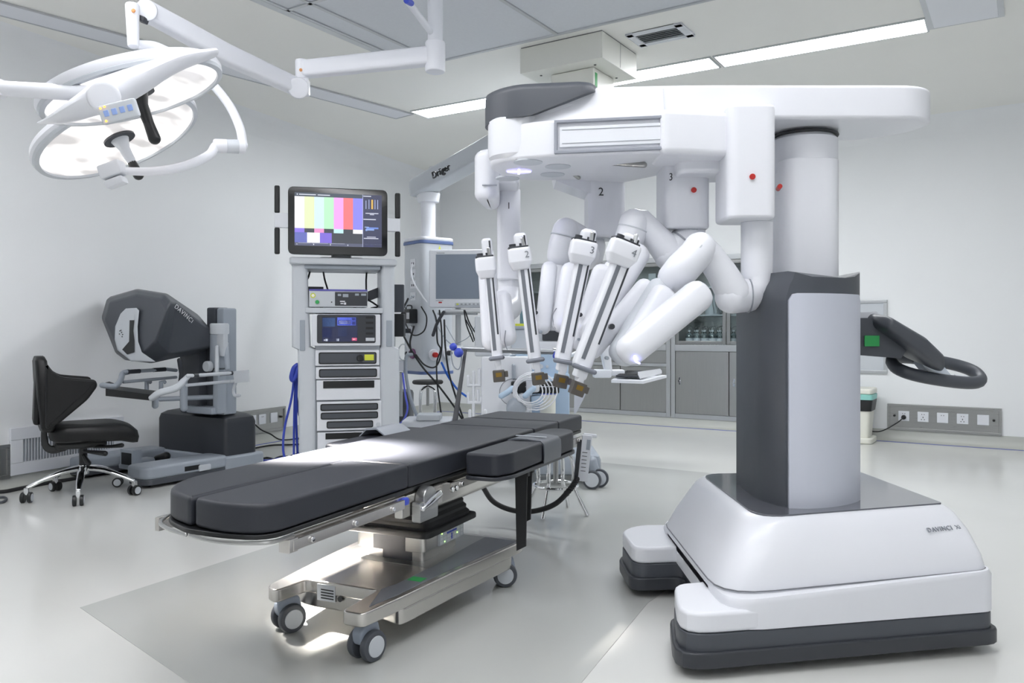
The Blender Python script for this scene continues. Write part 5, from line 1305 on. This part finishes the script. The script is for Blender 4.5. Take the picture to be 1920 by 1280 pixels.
obj('back_post', MB(XHh).sweep(spline([(-.10, 0, .30), (-.16, 0, .285), (-.195, 0, .32), (-.2, 0, .42), (-.205, 0, .5)], 4), [(.03, .01)], 12, up=(0, 1, 0), p=4) if False else MB(XHh).sweep(spline([(-.10, 0, .30), (-.16, 0, .285), (-.195, 0, .32), (-.2, 0, .42), (-.205, 0, .5)], 4), (.028, .010), 12, up=(0, 1, 0), p=4), 'black', ch)
# wrap-round back: upholstered pad with side wings
f = MB(XHh); rs = []
for z, hw, th, x0 in ((.40, .14, .05, -.185), (.43, .165, .06, -.19), (.60, .175, .062, -.205), (.70, .165, .055, -.215), (.80, .13, .05, -.222), (.825, .10, .03, -.224)):
    rs.append([(x0+x, y, z) for x, y in rpoly([(-th/2, -hw), (th/2+.01, -hw-.01), (th/2, 0), (th/2+.01, hw+.01), (-th/2, hw), (-th/2-.012, 0)], .02, 3)])
f.rings(rs); bk_ = obj('backrest', f, 'leather', ch, ang=60)
for sd in (-1, 1):
    out_ = [(-.20, .42), (-.13, .455), (.01, .58), (.06, .655), (.05, .69), (-.04, .70), (-.12, .71), (-.16, .74), (-.20, .80)]
    f = MB(XHh @ T(0, sd*.175, 0) @ RX(90)); f.prism(rpoly(out_, .025, 4), -.03, .03, bev=.014, seg=4)
    obj('wing', f, 'leather', ch, ang=60)
f = MB(XHh @ T(-.232, 0, .61) @ RY(2)).box(-.02, .02, -.12, .12, -.17, .13, bev=.018, seg=3); obj('back_cover', f, 'leather', ch)
# ============================================================ BOXED CEILING MOUNT AND PENDANT
p0, p1_, p2_ = CE(975, 90), CE(1130, 56), CE(1197, 101)
bw, bd_ = (p1_-p0).dot(E1), (p2_-p1_).dot(N1)
XO = basis(flat(p0), E1, N1, Vector((0, 0, 1)))
pt = thing('ceiling_pendant', 'white equipment pendant: ceiling box, sloping arm and blue trimmed column with sockets', 'ceiling pendant', p0)
obj('ceiling_box', MB(XO).box(0, bw, 0, bd_, 2.632, CH-.006, bev=.004), 'warmwhite', pt)
f = MB(XO).box(bw*.999, bw+.001, bd_*.5, bd_*.505, 2.64, CH-.01); f.box(.005, bw-.005, .005, bd_-.005, CH-.006, CH)
obj('box_joint', f, 'seam', pt, smooth=False)
for x, y in ((.1, .1), (bw-.1, .1), (.1, bd_-.1), (bw-.1, bd_-.1)): obj('screw', MB(XO).cyl((x, y, 2.633), (x, y, 2.629), .008, n=10), 'ink', pt)
obj('pivot_box', MB(XO).box(.16, .47, .12, .42, 2.50, 2.630, bev=.008), 'warmwhite', pt)
obj('green_strip', MB(XO).box(.468, .472, .14, .17, 2.51, 2.60), 'green', pt, smooth=False)
a0, a1 = W(1080, 188, 5.25), W(792, 350, 6.4)
obj('sloping_arm', MB().sweep([a0, a1, a1+(a1-a0).normalized()*.05], [(.075, .075), (.075, .085), (.07, .08)], 24, up=(0, 0, 1), p=6), 'lgrey', pt)
dx_ = (a1-a0).normalized(); 
xr = -(a1-a0).normalized(); nn = Vector((-.35, -1, 0)); nn = (nn-xr*nn.dot(xr)).normalized()
zz2 = xr.cross(-nn); zz2 = zz2 if zz2.z > 0 else -zz2
text('lettering', 'Dräger', .072, basis(W(843, 322, 6.0)+nn*.085, xr, -nn, zz2), 'ink', pt, ext=.006)
cN = W(803, 400, 6.4)
obj('neck_flange', MB().cyl((cN.x, cN.y, W(0, 380, 6.4).z), (cN.x, cN.y, W(0, 362, 6.4).z), .085, .095, n=28, bev=.01), 'white2', pt)
obj('neck', MB().cyl((cN.x, cN.y, 1.70), (cN.x, cN.y, 2.0), .058, n=28), 'white2', pt)
XPd = T(cN.x, cN.y, 0) @ RZ(38); zt_, zb2 = W(0, 456, 6.4).z, W(0, 697, 6.4).z
hw_ = .148
obj('column', MB(XPd).prism(rrect(hw_*2, hw_*2, .05, 6), zb2, zt_, bev=.01), 'lgrey', pt)
obj('top_cap', MB(XPd).prism(rrect(.31, .31, .06, 6), zt_+.004, zt_+.035, bev=.012), 'white2', pt)
obj('top_trim', MB(XPd).prism(rrect(.315, .315, .06, 6), zt_-.018, zt_+.006, bev=.004), 'navy', pt)
obj('bottom_trim', MB(XPd).prism(rrect(.315, .315, .06, 6), zb2-.012, zb2+.012, bev=.004), 'navy', pt)
# local faces: -x face looks left-towards the viewer, -y face right-towards the viewer
def fz(py): return W(0, py, 6.25).z
for j, py in enumerate((492, 512, 533, 555)):
    o = obj('socket_plate', MB(XPd).box(-hw_-.006, -hw_+.002, -.055, .02, fz(py+7.5), fz(py-7.5), bev=.003), 'white2', pt)
    f = MB(XPd)
    for q in (-.03, -.005): f.box(-hw_-.0075, -hw_-.0055, q-.006, q+.004, fz(py+3), fz(py-1))
    obj('socket_holes', f, 'ink', o, smooth=False)
for nm, yy, py, m in (('gas_outlet', .0, 620, 'white2'), ('gas_outlet', -.02, 663, 'purple')):
    f = MB(XPd); z = fz(py)
    f.cyl((-hw_, yy, z), (-hw_-.02, yy, z), .04, n=24, bev=.006); o = obj(nm, f, m, pt)
    obj('gas_probe', MB(XPd).cyl((-hw_-.018, yy, z), (-hw_-.07, yy, z), .018, n=16, bev=.004), 'ddgrey', o)
for xx, py in ((-.05, 665), (.08, 662)):
    f = MB(XPd); z = fz(py); f.cyl((xx, -hw_, z), (xx, -hw_-.02, z), .045, n=24, bev=.006); o = obj('gas_outlet', f, 'white2', pt)
    obj('gas_probe', MB(XPd).cyl((xx, -hw_-.018, z), (xx, -hw_-.05, z), .02, n=16, bev=.004), 'ink' if xx > 0 else 'red', o)
f = MB(XPd).rings([[(x, -hw_-.001, z) for x, z in ((-.0, fz(466)), (.022, fz(466)), (.011, fz(459)))], [(x, -hw_+.001, z) for x, z in ((-.0, fz(466)), (.022, fz(466)), (.011, fz(459)))]]); obj('warning_triangle', f, 'yellow', pt, smooth=False)
k_ = XPd @ Vector((-hw_-.05, -.02, fz(605)))
t = thing('charger_box', 'black box hooked on the pendant column with leads coiled round it', 'power unit', k_)
obj('case', MB(XPd).box(-hw_-.075, -hw_-.002, -.085, .045, fz(606), fz(579), bev=.008), 'black', t)
obj('hanging_hook', MB(XPd).sweep(spline([(-hw_-.04, -.06, fz(580)), (-hw_-.04, -.055, fz(573)), (-hw_-.04, .02, fz(573)), (-hw_-.04, .025, fz(580))], 3), .006, 8), 'ink', t)
f = MB(XPd)
for j in range(3): f.box(-hw_-.077, -hw_-.074, -.08+j*.014, -.072+j*.014, fz(598), fz(586))
obj('print', f, 'inkwhite', t, smooth=False)
# patient monitor
mX = T(W(866, 520, 6.0).x, 6.0, 0) @ RZ(-4)
pm = thing('patient_monitor', 'light grey patient monitor with blank grey screen beside the pendant column', 'monitor', W(866, 578, 6.0))
mzt, mzb = W(0, 469, 6).z, W(0, 577, 6).z
obj('case', MB(mX).prism([(x, y) for x, y in rrect(.475, mzt-mzb, .02, 4, 0, 0)], -.02, .06, X=T(0, 0, (mzt+mzb)/2) @ RX(90), bev=.01), 'white2', pm)
obj('back_case', MB(mX).box(-.2, .22, .02, .12, mzb+.03, mzt-.03, bev=.03), 'lgrey', pm)
obj('screen', MB(mX).box(-.185, .19, -.064, -.058, mzb+.065, mzt-.035, bev=.002), 'screen_off', pm)
f = MB(mX); f.box(-.18, -.12, -.0615, -.0598, mzt-.028, mzt-.023); f.box(-.185, -.13, -.0615, -.0598, mzb+.05, mzb+.054)
obj('maker_print', f, 'inkgrey', pm, smooth=False)
obj('red_mark', MB(mX).box(-.165, -.14, -.0615, -.0598, mzb+.034, mzb+.044), 'red', pm, smooth=False)
kb = obj('button_strip', MB(mX).box(-.04, .16, -.072, -.055, mzb+.012, mzb+.04, bev=.004), 'lgrey', pm)
f = MB(mX)
for j in range(6): f.box(-.03+j*.03, -.015+j*.03, -.0735, -.071, mzb+.02, mzb+.03, m='yellow' if j == 0 else 'inkgrey')
obj('buttons', f, None, kb, smooth=False)
obj('turn_knob', MB(mX).cyl((.19, -.055, mzb+.03), (.19, -.09, mzb+.03), .018, bev=.004), 'lgrey', pm)
obj('mount_tray', MB(mX).box(-.12, .2, -.05, .16, mzb-.035, mzb-.012, bev=.006), 'alu', pm)
obj('mount_rail', MB(mX).box(-.2, .1, .10, .16, mzb-.05, mzb-.03, bev=.004), 'alu', pm)
obj('mount_post', MB(mX).cyl((-.05, .16, mzb-.3), (-.05, .16, mzb+.1), .022), 'alu', pm)
# cables in front of the pendant
GC = 'leads draped in front of the pendant column'
LC = 'lead hanging in front of the pendant column and monitor'
def pc(pts_, r=.006, m='rubber', label=None, D=5.95):
    P = [W(q[0], q[1], q[2] if len(q) > 2 else D) for q in pts_]
    lb = label or (('black ' if m == 'rubber' else 'white ' if m == 'white' else 'grey ')+LC)
    return tag(obj('hanging_lead', MB().sweep(spline(P, 7), r, 8), m), lb, 'cable', GC+(' (%s)' % m) if not label else None)
pc([(765, 560), (756, 580), (750, 610), (765, 645), (790, 685), (820, 720), (850, 760), (866, 785)], .007)
pc([(776, 612), (769, 640), (771, 660)], .007)
pc([(790, 575), (800, 595), (795, 620), (775, 628), (760, 605), (758, 585)], .005)
pc([(812, 582), (818, 600), (820, 640), (826, 655), (819, 680), (820, 720), (825, 760), (829, 790)], .006)
pc([(824, 582), (828, 620), (828, 655), (822, 680), (812, 689), (795, 683), (780, 665)], .006)
pc([(833, 600), (835, 650), (842, 700), (855, 745), (868, 783)], .007)
pc([(870, 582), (875, 610), (887, 640)], .005); pc([(872, 582), (880, 605), (892, 625)], .005); pc([(874, 600), (884, 620), (890, 638)], .005)
pc([(812, 582), (820, 610), (835, 635), (850, 648)], .004, 'mgrey'); pc([(836, 610), (850, 635), (858, 645)], .003, 'mgrey'); pc([(892, 610), (880, 630), (865, 640), (852, 645)], .003, 'mgrey')
pc([(773, 495, 6.1), (771, 510, 6.1), (776, 530, 6.05), (790, 552, 6.0), (800, 566, 5.95)], .006, 'white')
pc([(776, 555, 6.1), (766, 562, 6.05), (760, 575, 6.0)], .006, 'mgrey')
pc([(828, 680, 5.9), (840, 705), (858, 730), (876, 744)], .008, 'bluehose', 'bright blue gas hose running from the pendant down to the right')
pc([(772, 664, 5.95), (762, 668), (761, 700), (768, 740), (780, 775), (797, 800)], .013, 'mgrey', 'thick grey hose curving down from the purple outlet to the floor')
# blue flag and small items at the right edge of the pendant
pc([(832, 585, 5.95), (820, 605, 5.95), (812, 628, 5.95)], .012, 'ddgrey', 'short dark grey probe hanging under the patient monitor')
# back-of-tower items
t = thing('rear_screen', 'dark grey screen seen edge-on between the tower and the pendant', 'monitor', W(745, 630, 5.5))
obj('panel', MB().box(W(722, 0, 5.5).x, W(757, 0, 5.5).x, 5.5, 5.54, W(0, 585, 5.5).z, W(0, 533, 5.5).z, bev=.006), 'dgrey', t)
obj('lower_unit', MB().box(W(722, 0, 5.5).x, W(757, 0, 5.5).x, 5.5, 5.6, W(0, 631, 5.5).z, W(0, 588, 5.5).z, bev=.006), 'black', t)
obj('stand', MB().cyl((W(735, 0, 5.5).x, 5.52, 0), (W(735, 0, 5.5).x, 5.52, W(0, 600, 5.5).z), .02), 'alu', t)
obj('stand_base', MB().prism(rrect(.2, .15, .05, 4, W(735, 0, 5.5).x, 5.51), 0, .05, bev=.01), 'lgrey', t)
t = thing('suction_unit', 'small white box with coiled tube between the tower and the pendant', 'medical unit', W(756, 705, 6.0))
obj('box', MB().box(W(744, 0, 6).x, W(759, 0, 6).x, 5.95, 6.1, W(0, 695, 6).z, W(0, 675, 6).z, bev=.008), 'white2', t)
obj('coil', MB().sweep([W(756, 660, 5.95)+Vector((.0, 0, 0))+Vector((.035*math.cos(a), .01*math.sin(a*.3), .06*math.sin(a))) for a in [k*.5 for k in range(40)]], .004, 6), 'lgrey', t)
obj('bracket', MB().cyl(W(752, 697, 6), W(752, 780, 6), .012), 'alu', t)
obj('tube', MB().sweep(spline([W(755, 700, 5.9), W(760, 740, 5.88), W(764, 765, 5.87), (W(758, 785, 5.87)), W(747, 797, 5.9)], 6), .007, 8), mat('violet_blue_tube', (96, 108, 220), .4), t)
tag(obj('dark_case', MB().box(W(741, 0, 6.2).x, W(769, 0, 6.2).x, 6.2, 6.45, 0, W(0, 733, 6.2).z, bev=.03), 'dgrey'), 'dark grey upright case on the floor right of the tower', 'case')
t = thing('low_white_unit', 'low white wheeled unit on the floor behind the table below the pendant', 'medical unit', W(800, 800, 5.6).xy.to_3d())
obj('cabinet', MB().box(W(752, 0, 5.6).x, W(846, 0, 5.6).x, 5.6, 5.9, .06, W(0, 788, 5.6).z, bev=.02), 'white2', t)
obj('raised_lid', MB().box(W(781, 0, 5.6).x, W(826, 0, 5.6).x, 5.58, 5.75, W(0, 788, 5.6).z, W(0, 777, 5.6).z, bev=.008), 'lgrey', t)
f = MB()
for a in (760, 838):
    for y in (5.65, 5.85): f.cyl((W(a, 0, 5.6).x-.02, y, .03), (W(a, 0, 5.6).x+.02, y, .03), .03)
obj('wheels', f, 'ddgrey', t)
# stools
def stool(c, zs, r, label, seat_m, rz=0, splay=.09, ringz=.2, legr=.011):
    X = T(c) @ RZ(rz)
    t = thing('stool', label, 'stool', c, rz)
    obj('seat', MB(X).lathe([(0, zs-.035), (r*.93, zs-.035), (r, zs-.025), (r, zs-.01), (r*.93, zs), (0, zs+.002)], 36), seat_m, t)
    obj('screw_post', MB(X).cyl((0, 0, zs-.24), (0, 0, zs-.035), .014), 'steel', t)
    for k in range(4):
        a = 2*math.pi*(k+.5)/4; c_, s_ = math.cos(a), math.sin(a)
        obj('leg', MB(X).sweep(spline([(0.012*c_, .012*s_, zs-.06), (r*.55*c_, r*.55*s_, zs-.09), (r*.68*c_, r*.68*s_, zs-.17), ((r*.7)*c_, (r*.7)*s_, ringz), ((r*.72+splay)*c_, (r*.72+splay)*s_, .008)], 5), legr, 10), 'chrome', t)
    rr = r*.78
    obj('foot_ring', MB(X).rings([[((rr+.008*math.cos(q))*math.cos(a), (rr+.008*math.cos(q))*math.sin(a), ringz+.008*math.sin(q)) for q in [2*math.pi*j/8 for j in range(8)]] for a in [2*math.pi*j/36 for j in range(36)]], cyclic=True), 'chrome', t)
    return t
stool(Vector((W(802, 0, 7.6).x, 7.6, 0)), .505, .145, 'stool with a round black seat under the pendant column', 'rubber', 10, splay=.06, ringz=.14)
stool(G(1042, 962), .40, .15, 'steel stool with ring and splayed legs under the near arm board', 'steel', 20, splay=.07, ringz=.15)
# ============================================================ ANAESTHESIA MACHINE AND CART
am = thing('anaesthesia_machine', 'pale blue and white anaesthesia machine behind the head end of the operating table', 'anaesthesia machine', W(1020, 780, 5.4).xy.to_3d())
def wb(name, px0, px1, py0, py1, D, dep, m, par=None, bev=.01, **k):
    return obj(name, MB().box(W(px0, 0, D).x, W(px1, 0, D).x, D, D+dep, W(0, py1, D).z, W(0, py0, D).z, bev=bev), m, par or am, **k)
wb('body', 955, 1066, 668, 860, 5.45, .42, 'sky')
wb('front_panel', 966, 1050, 664, 713, 5.40, .06, 'sky')
f = MB(); 
for px, py, r in ((1014, 687, .016), (1026, 687, .010)): f.cyl(W(px, py, 5.4), W(px, py, 5.38), r, n=18, bev=.003)
obj('gauge', f, 'lgrey', am)
f = MB().box(W(983, 0, 5.4).x, W(998, 0, 5.4).x, 5.385, 5.40, W(0, 705, 5.4).z, W(0, 675, 5.4).z, bev=.004); obj('connector_plate', f, 'lgrey', am)
wb('shelf', 1003, 1048, 708, 716, 5.3, .2, 'sky')
wb('drawer', 958, 1049, 715, 738, 5.03, .055, 'black'); wb('rod', 985, 1050, 724, 725.5, 5.022, .005, 'lgrey', bev=.001)
wb('top_unit', 958, 1062, 616, 664, 5.42, .35, 'lgrey'); wb('side_column', 1028, 1068, 700, 800, 5.44, .2, 'sky')
wb('display_base', 975, 1000, 575, 612, 5.5, .1, mat('teal_grey_screen', (104, 136, 150), .3), bev=.004)
wb('yellow_strip', 966, 1000, 606.5, 611, 5.41, .02, 'yellow', bev=.002)
wb('top_shelf', 958, 1062, 611, 617, 5.40, .36, 'mgrey', bev=.004)
wb('flow_panel', 1010, 1056, 640, 658, 5.38, .03, 'white2', bev=.004)
wb('dark_recess', 1017, 1048, 620, 638, 5.40, .02, 'ddgrey', bev=.004)
obj('absorber_canister', MB().cyl(W(1027, 775, 5.3), W(1027, 738, 5.3), .052, n=28, bev=.006), 'cream', am)
obj('canister_ring', MB().cyl(W(1027, 738, 5.3), W(1027, 733, 5.3), .055, n=28), 'blue', am)
obj('patient_valve', MB().cyl(W(999, 735, 5.01), W(999, 705, 5.01), .042, n=24, bev=.012), 'white2', am)
for px, py in ((982, 746), (1006, 750)): wb('absorber_block', px-11, px+13, py-9, py+10, 5.01, .1, 'white2' if px < 990 else 'sky', bev=.02)
obj('breathing_bag', MB().ball(W(968, 765, 4.96), .062, 20, sc=(1, .7, 1.1)), 'mgrey', am)
for j in range(5):
    c0 = W(993+j*2.5, 733, 4.94); r = .07+.012*j; a0_ = j*.5
    obj('coiled_tube', MB().sweep([c0+Vector((r*1.15*math.cos(a), .02*math.sin(a+j), r*math.sin(a))) for a in [a0_+k*.35 for k in range(19)]], .0042, 6), 'white', am)
for a in ([(940, 742, 4.96), (952, 735, 4.96), (960, 728, 4.98)], [(985, 742, 4.94), (992, 735, 4.94), (1000, 728, 4.96)]):
    obj('breathing_port', MB().sweep([W(*q) for q in a], .018, 12), 'sky', am)
wb('wheel_base', 1000, 1128, 852, 893, 5.05, .5, 'mgrey', bev=.04)
for px, dy in ((1110, 0), (1126, .06)):
    c_ = G(px, 917)+Vector((0, dy, 0)); f = MB(); f.cyl(c_+Vector((-.014, 0, .058)), c_+Vector((.014, 0, .058)), .058, n=28, bev=.008, X=None)
    X = T(c_+Vector((0, 0, .058))) @ RZ(75)
    o = obj('wheel', MB(X).cyl((-.013, 0, 0), (.013, 0, 0), .058, n=30, bev=.008), 'dgrey', am)
    obj('hub_cap', MB(X).cyl((-.0165, 0, 0), (.0165, 0, 0), .044, n=30, bev=.003), 'lgrey', o)
obj('wheel_fork', MB().sweep([G(1117, 915)+Vector((0, .05, .1)), G(1112, 915)+Vector((0, .05, .16))], .03, 12), 'mgrey', am)
# white side cart / trolley with handle
wc = thing('white_trolley', 'white covered trolley with moulded cable hooks on its left side, behind the table', 'trolley', W(940, 790, 5.1).xy.to_3d())
wb('side_panel', 902, 997, 668, 800, 5.1, .05, 'white2', wc, bev=.015)
wb('body', 912, 997, 672, 880, 5.16, .26, 'white2', wc)
wb('upper_panel', 890, 956, 592, 668, 5.18, .2, 'lgrey', wc, bev=.012)
obj('grey_handle', MB().sweep([W(963, 685, 5.08), W(963, 708, 5.08)], [(.018, .012)]*2, 12), 'mgrey', wc)
obj('round_outline', MB().rings([[tuple(W(962, 735, 5.097)+Vector(((.085+.002*math.cos(q))*math.cos(a), .002*math.sin(q), (.085+.002*math.cos(q))*math.sin(a)))) for q in [2*math.pi*j/6 for j in range(6)]] for a in [R(40)+2*math.pi*.62*j/24 for j in range(25)]]), 'inkgrey', wc)
for px, y0_, y1_ in ((878, 706, 722), (888, 698, 790), (898, 692, 722), (878, 738, 754), (896, 732, 754), (902, 745, 752)):
    obj('cable_hook', MB().sweep([W(px, y0_, 5.12), W(px, y1_, 5.12)], .011, 10), 'white2', wc)
for py in (722, 754): obj('hook_bar', MB().sweep([W(878, py, 5.12), W(900, py, 5.12)], .011, 10), 'white2', wc)
for px in (881, 910): obj('front_peg', MB().sweep([W(px, 770, 4.9), W(px, 800, 4.9)], .010, 10), 'white2', wc)
# anaesthesia screen frame clamped to the table
sf = thing('screen_frame', 'steel crossbar with blue knobs on a dark slanting post behind the table', 'support frame', W(852, 785, 3.85))
obj('post', MB().sweep([W(853, 790, 3.84), W(873, 655, 3.95)], (.013, .007), 12, up=(1, 0, 0), p=5), 'ddgrey', sf)
for py, D in ((652, 3.95),): obj('crossbar', MB().sweep([W(862, py, D), W(1058, 660, 3.9)], .0105, 14), 'alu', sf)
obj('crossbar', MB().sweep([W(862, 657, 3.97), W(1058, 663, 3.92)], .005, 10), 'alu', sf)
obj('bar_clamp', MB().cyl(W(855, 652, 3.94), W(866, 653, 3.94), .014, bev=.003), 'alu', sf)
obj('bar_clamp', MB().cyl(W(1036, 658, 3.9), W(1056, 660, 3.9), .015, bev=.003), 'chrome', sf)
obj('blue_knob', MB().ball(W(850, 650, 3.93), .019, 20), 'blue', sf); obj('blue_knob', MB().ball(W(860, 661, 3.9), .023, 20), 'blue', sf)
obj('blue_knob', MB().cyl(W(1055, 658, 3.88), W(1066, 660, 3.88), .013, bev=.003), 'blue', sf); obj('blue_knob', MB().sweep([W(1044, 667, 3.8), W(1052, 674, 3.78)], .02, 14), 'blue', sf)
obj('wire_loop', MB().sweep(spline([W(853, 643, 3.95), W(846, 660, 3.95), (W(850, 685, 3.95)), W(860, 692, 3.95), W(865, 675, 3.95), W(864, 658, 3.95)], 5), .003, 6), 'mgrey', sf)
# keyboard arm and tray
kt = thing('keyboard_tray', 'white tray with black keyboard on a jointed arm before the steel cupboard', 'keyboard tray', W(1190, 712, 5.9))
obj('arm', MB().sweep([W(1058, 672, 5.7), W(1092, 656, 5.7), W(1100, 660, 5.7)], .014, 10), 'white2', kt)
obj('upright', MB().sweep([W(1133, 650, 5.8), W(1140, 694, 5.8)], (.04, .03), 14, up=(1, 0, 0), p=4), 'white2', kt)
obj('joint_block', MB().box(-.07, .06, -.04, .04, -.03, .03, X=T(W(1130, 700, 5.8)), bev=.012), 'white2', kt)
obj('joint_block', MB().box(-.06, .06, -.04, .04, -.02, .025, X=T(W(1155, 699, 5.85)), bev=.012), 'white2', kt)
tr = [W(1146, 712, 5.72), W(1206, 714, 5.70), W(1250, 703, 6.0), W(1165, 700, 6.05)]
obj('tray', MB().rings([[tuple(p+Vector((0, 0, z))) for p in tr] for z in (-.02, -.004, 0)]), 'white2', kt, ang=30)
obj('tray_edge', MB().rings([[tuple(p+Vector((0, 0, z))) for p in (W(1196, 702, 5.72), W(1238, 696, 5.9), W(1241, 700, 5.92), W(1200, 710, 5.72))] for z in (0, .02)]), 'white2', kt, ang=30)
kbp = [W(1155, 707, 5.76), W(1200, 708, 5.75), W(1222, 698, 5.92), W(1176, 698, 5.95)]
obj('keyboard', MB().rings([[tuple(p+Vector((0, 0, z))) for p in kbp] for z in (.002, .014)]), 'ddgrey', kt, ang=30)
c0 = kbp[0]; ux = kbp[1]-kbp[0]; uy = kbp[3]-kbp[0]; f = MB()
for i in range(12):
    for j in range(4):
        q = [c0+ux*((i+a)/12.4+.02)+uy*((j+b_)/4.5+.08)+Vector((0, 0, .0145)) for a, b_ in ((.1, .1), (.85, .1), (.85, .85), (.1, .85))]
        f.rings([[tuple(p) for p in q], [tuple(p+Vector((0, 0, .003))) for p in q]])
obj('keys', f, 'black', kt, smooth=False)
tag(obj('computer_mouse', MB().ball(W(1229, 697, 5.98)+Vector((0, 0, -.002)), .035, 16, sc=(1.2, .8, .5)), 'dgrey'), 'dark computer mouse at the right end of the white keyboard tray', 'mouse')
# clear drainage bag and drape
tag(obj('plastic_bag', MB().rings([[tuple(W(px, py, D)) for px, py in ((1078, 690), (1086, 690), (1100, 735), (1092, 752), (1080, 775), (1076, 775))] for D in (5.2, 5.22)]), mat('frosted_plastic', (226, 230, 240), .3, trans=.35, var=.02), ang=20), 'frosted clear plastic bag hanging right of the anaesthesia machine', 'bag')
# black hose looping under the table and the white gauge beside it
hs = [W(905, 912, 4.1), W(925, 940, 4.05), W(960, 956, 4.0), W(1000, 958, 3.95), W(1040, 945, 3.9), W(1068, 918, 3.9), W(1082, 898, 3.9)]
P = spline(hs, 12); rr = [.013+(.0025 if (i % 2 and i > 55) else 0) for i in range(len(P))]
tag(obj('corrugated_hose', MB().sweep(P, rr, 10), 'rubber'), 'thick black hose looping below the table behind the hanging straps', 'hose')
gd = thing('pressure_gauge', 'tall narrow white scale hanging at the head end of the table rail', 'gauge', W(1096, 900, 3.95))
Xg = axes(W(1093, 902, 3.92), W(1102, 815, 3.92))
obj('scale', MB(Xg).box(-.026, .022, -.008, .012, 0, .225, bev=.004), 'white2', gd)
f = MB(Xg)
for j in range(6): f.box(-.018, .006, -.0095, -.0075, .05+j*.018, .0525+j*.018)
obj('scale_marks', f, 'ink', gd, smooth=False)
obj('window', MB(Xg).box(-.002, .016, -.0095, -.0075, .155, .205), 'mgrey', gd, smooth=False)
obj('back_strap', MB(Xg).box(-.045, -.022, .0, .02, .0, .2, bev=.004), 'ddgrey', gd)
obj('top_hook', MB(Xg).box(-.02, .045, .0, .02, .215, .232, bev=.004), 'white2', gd)
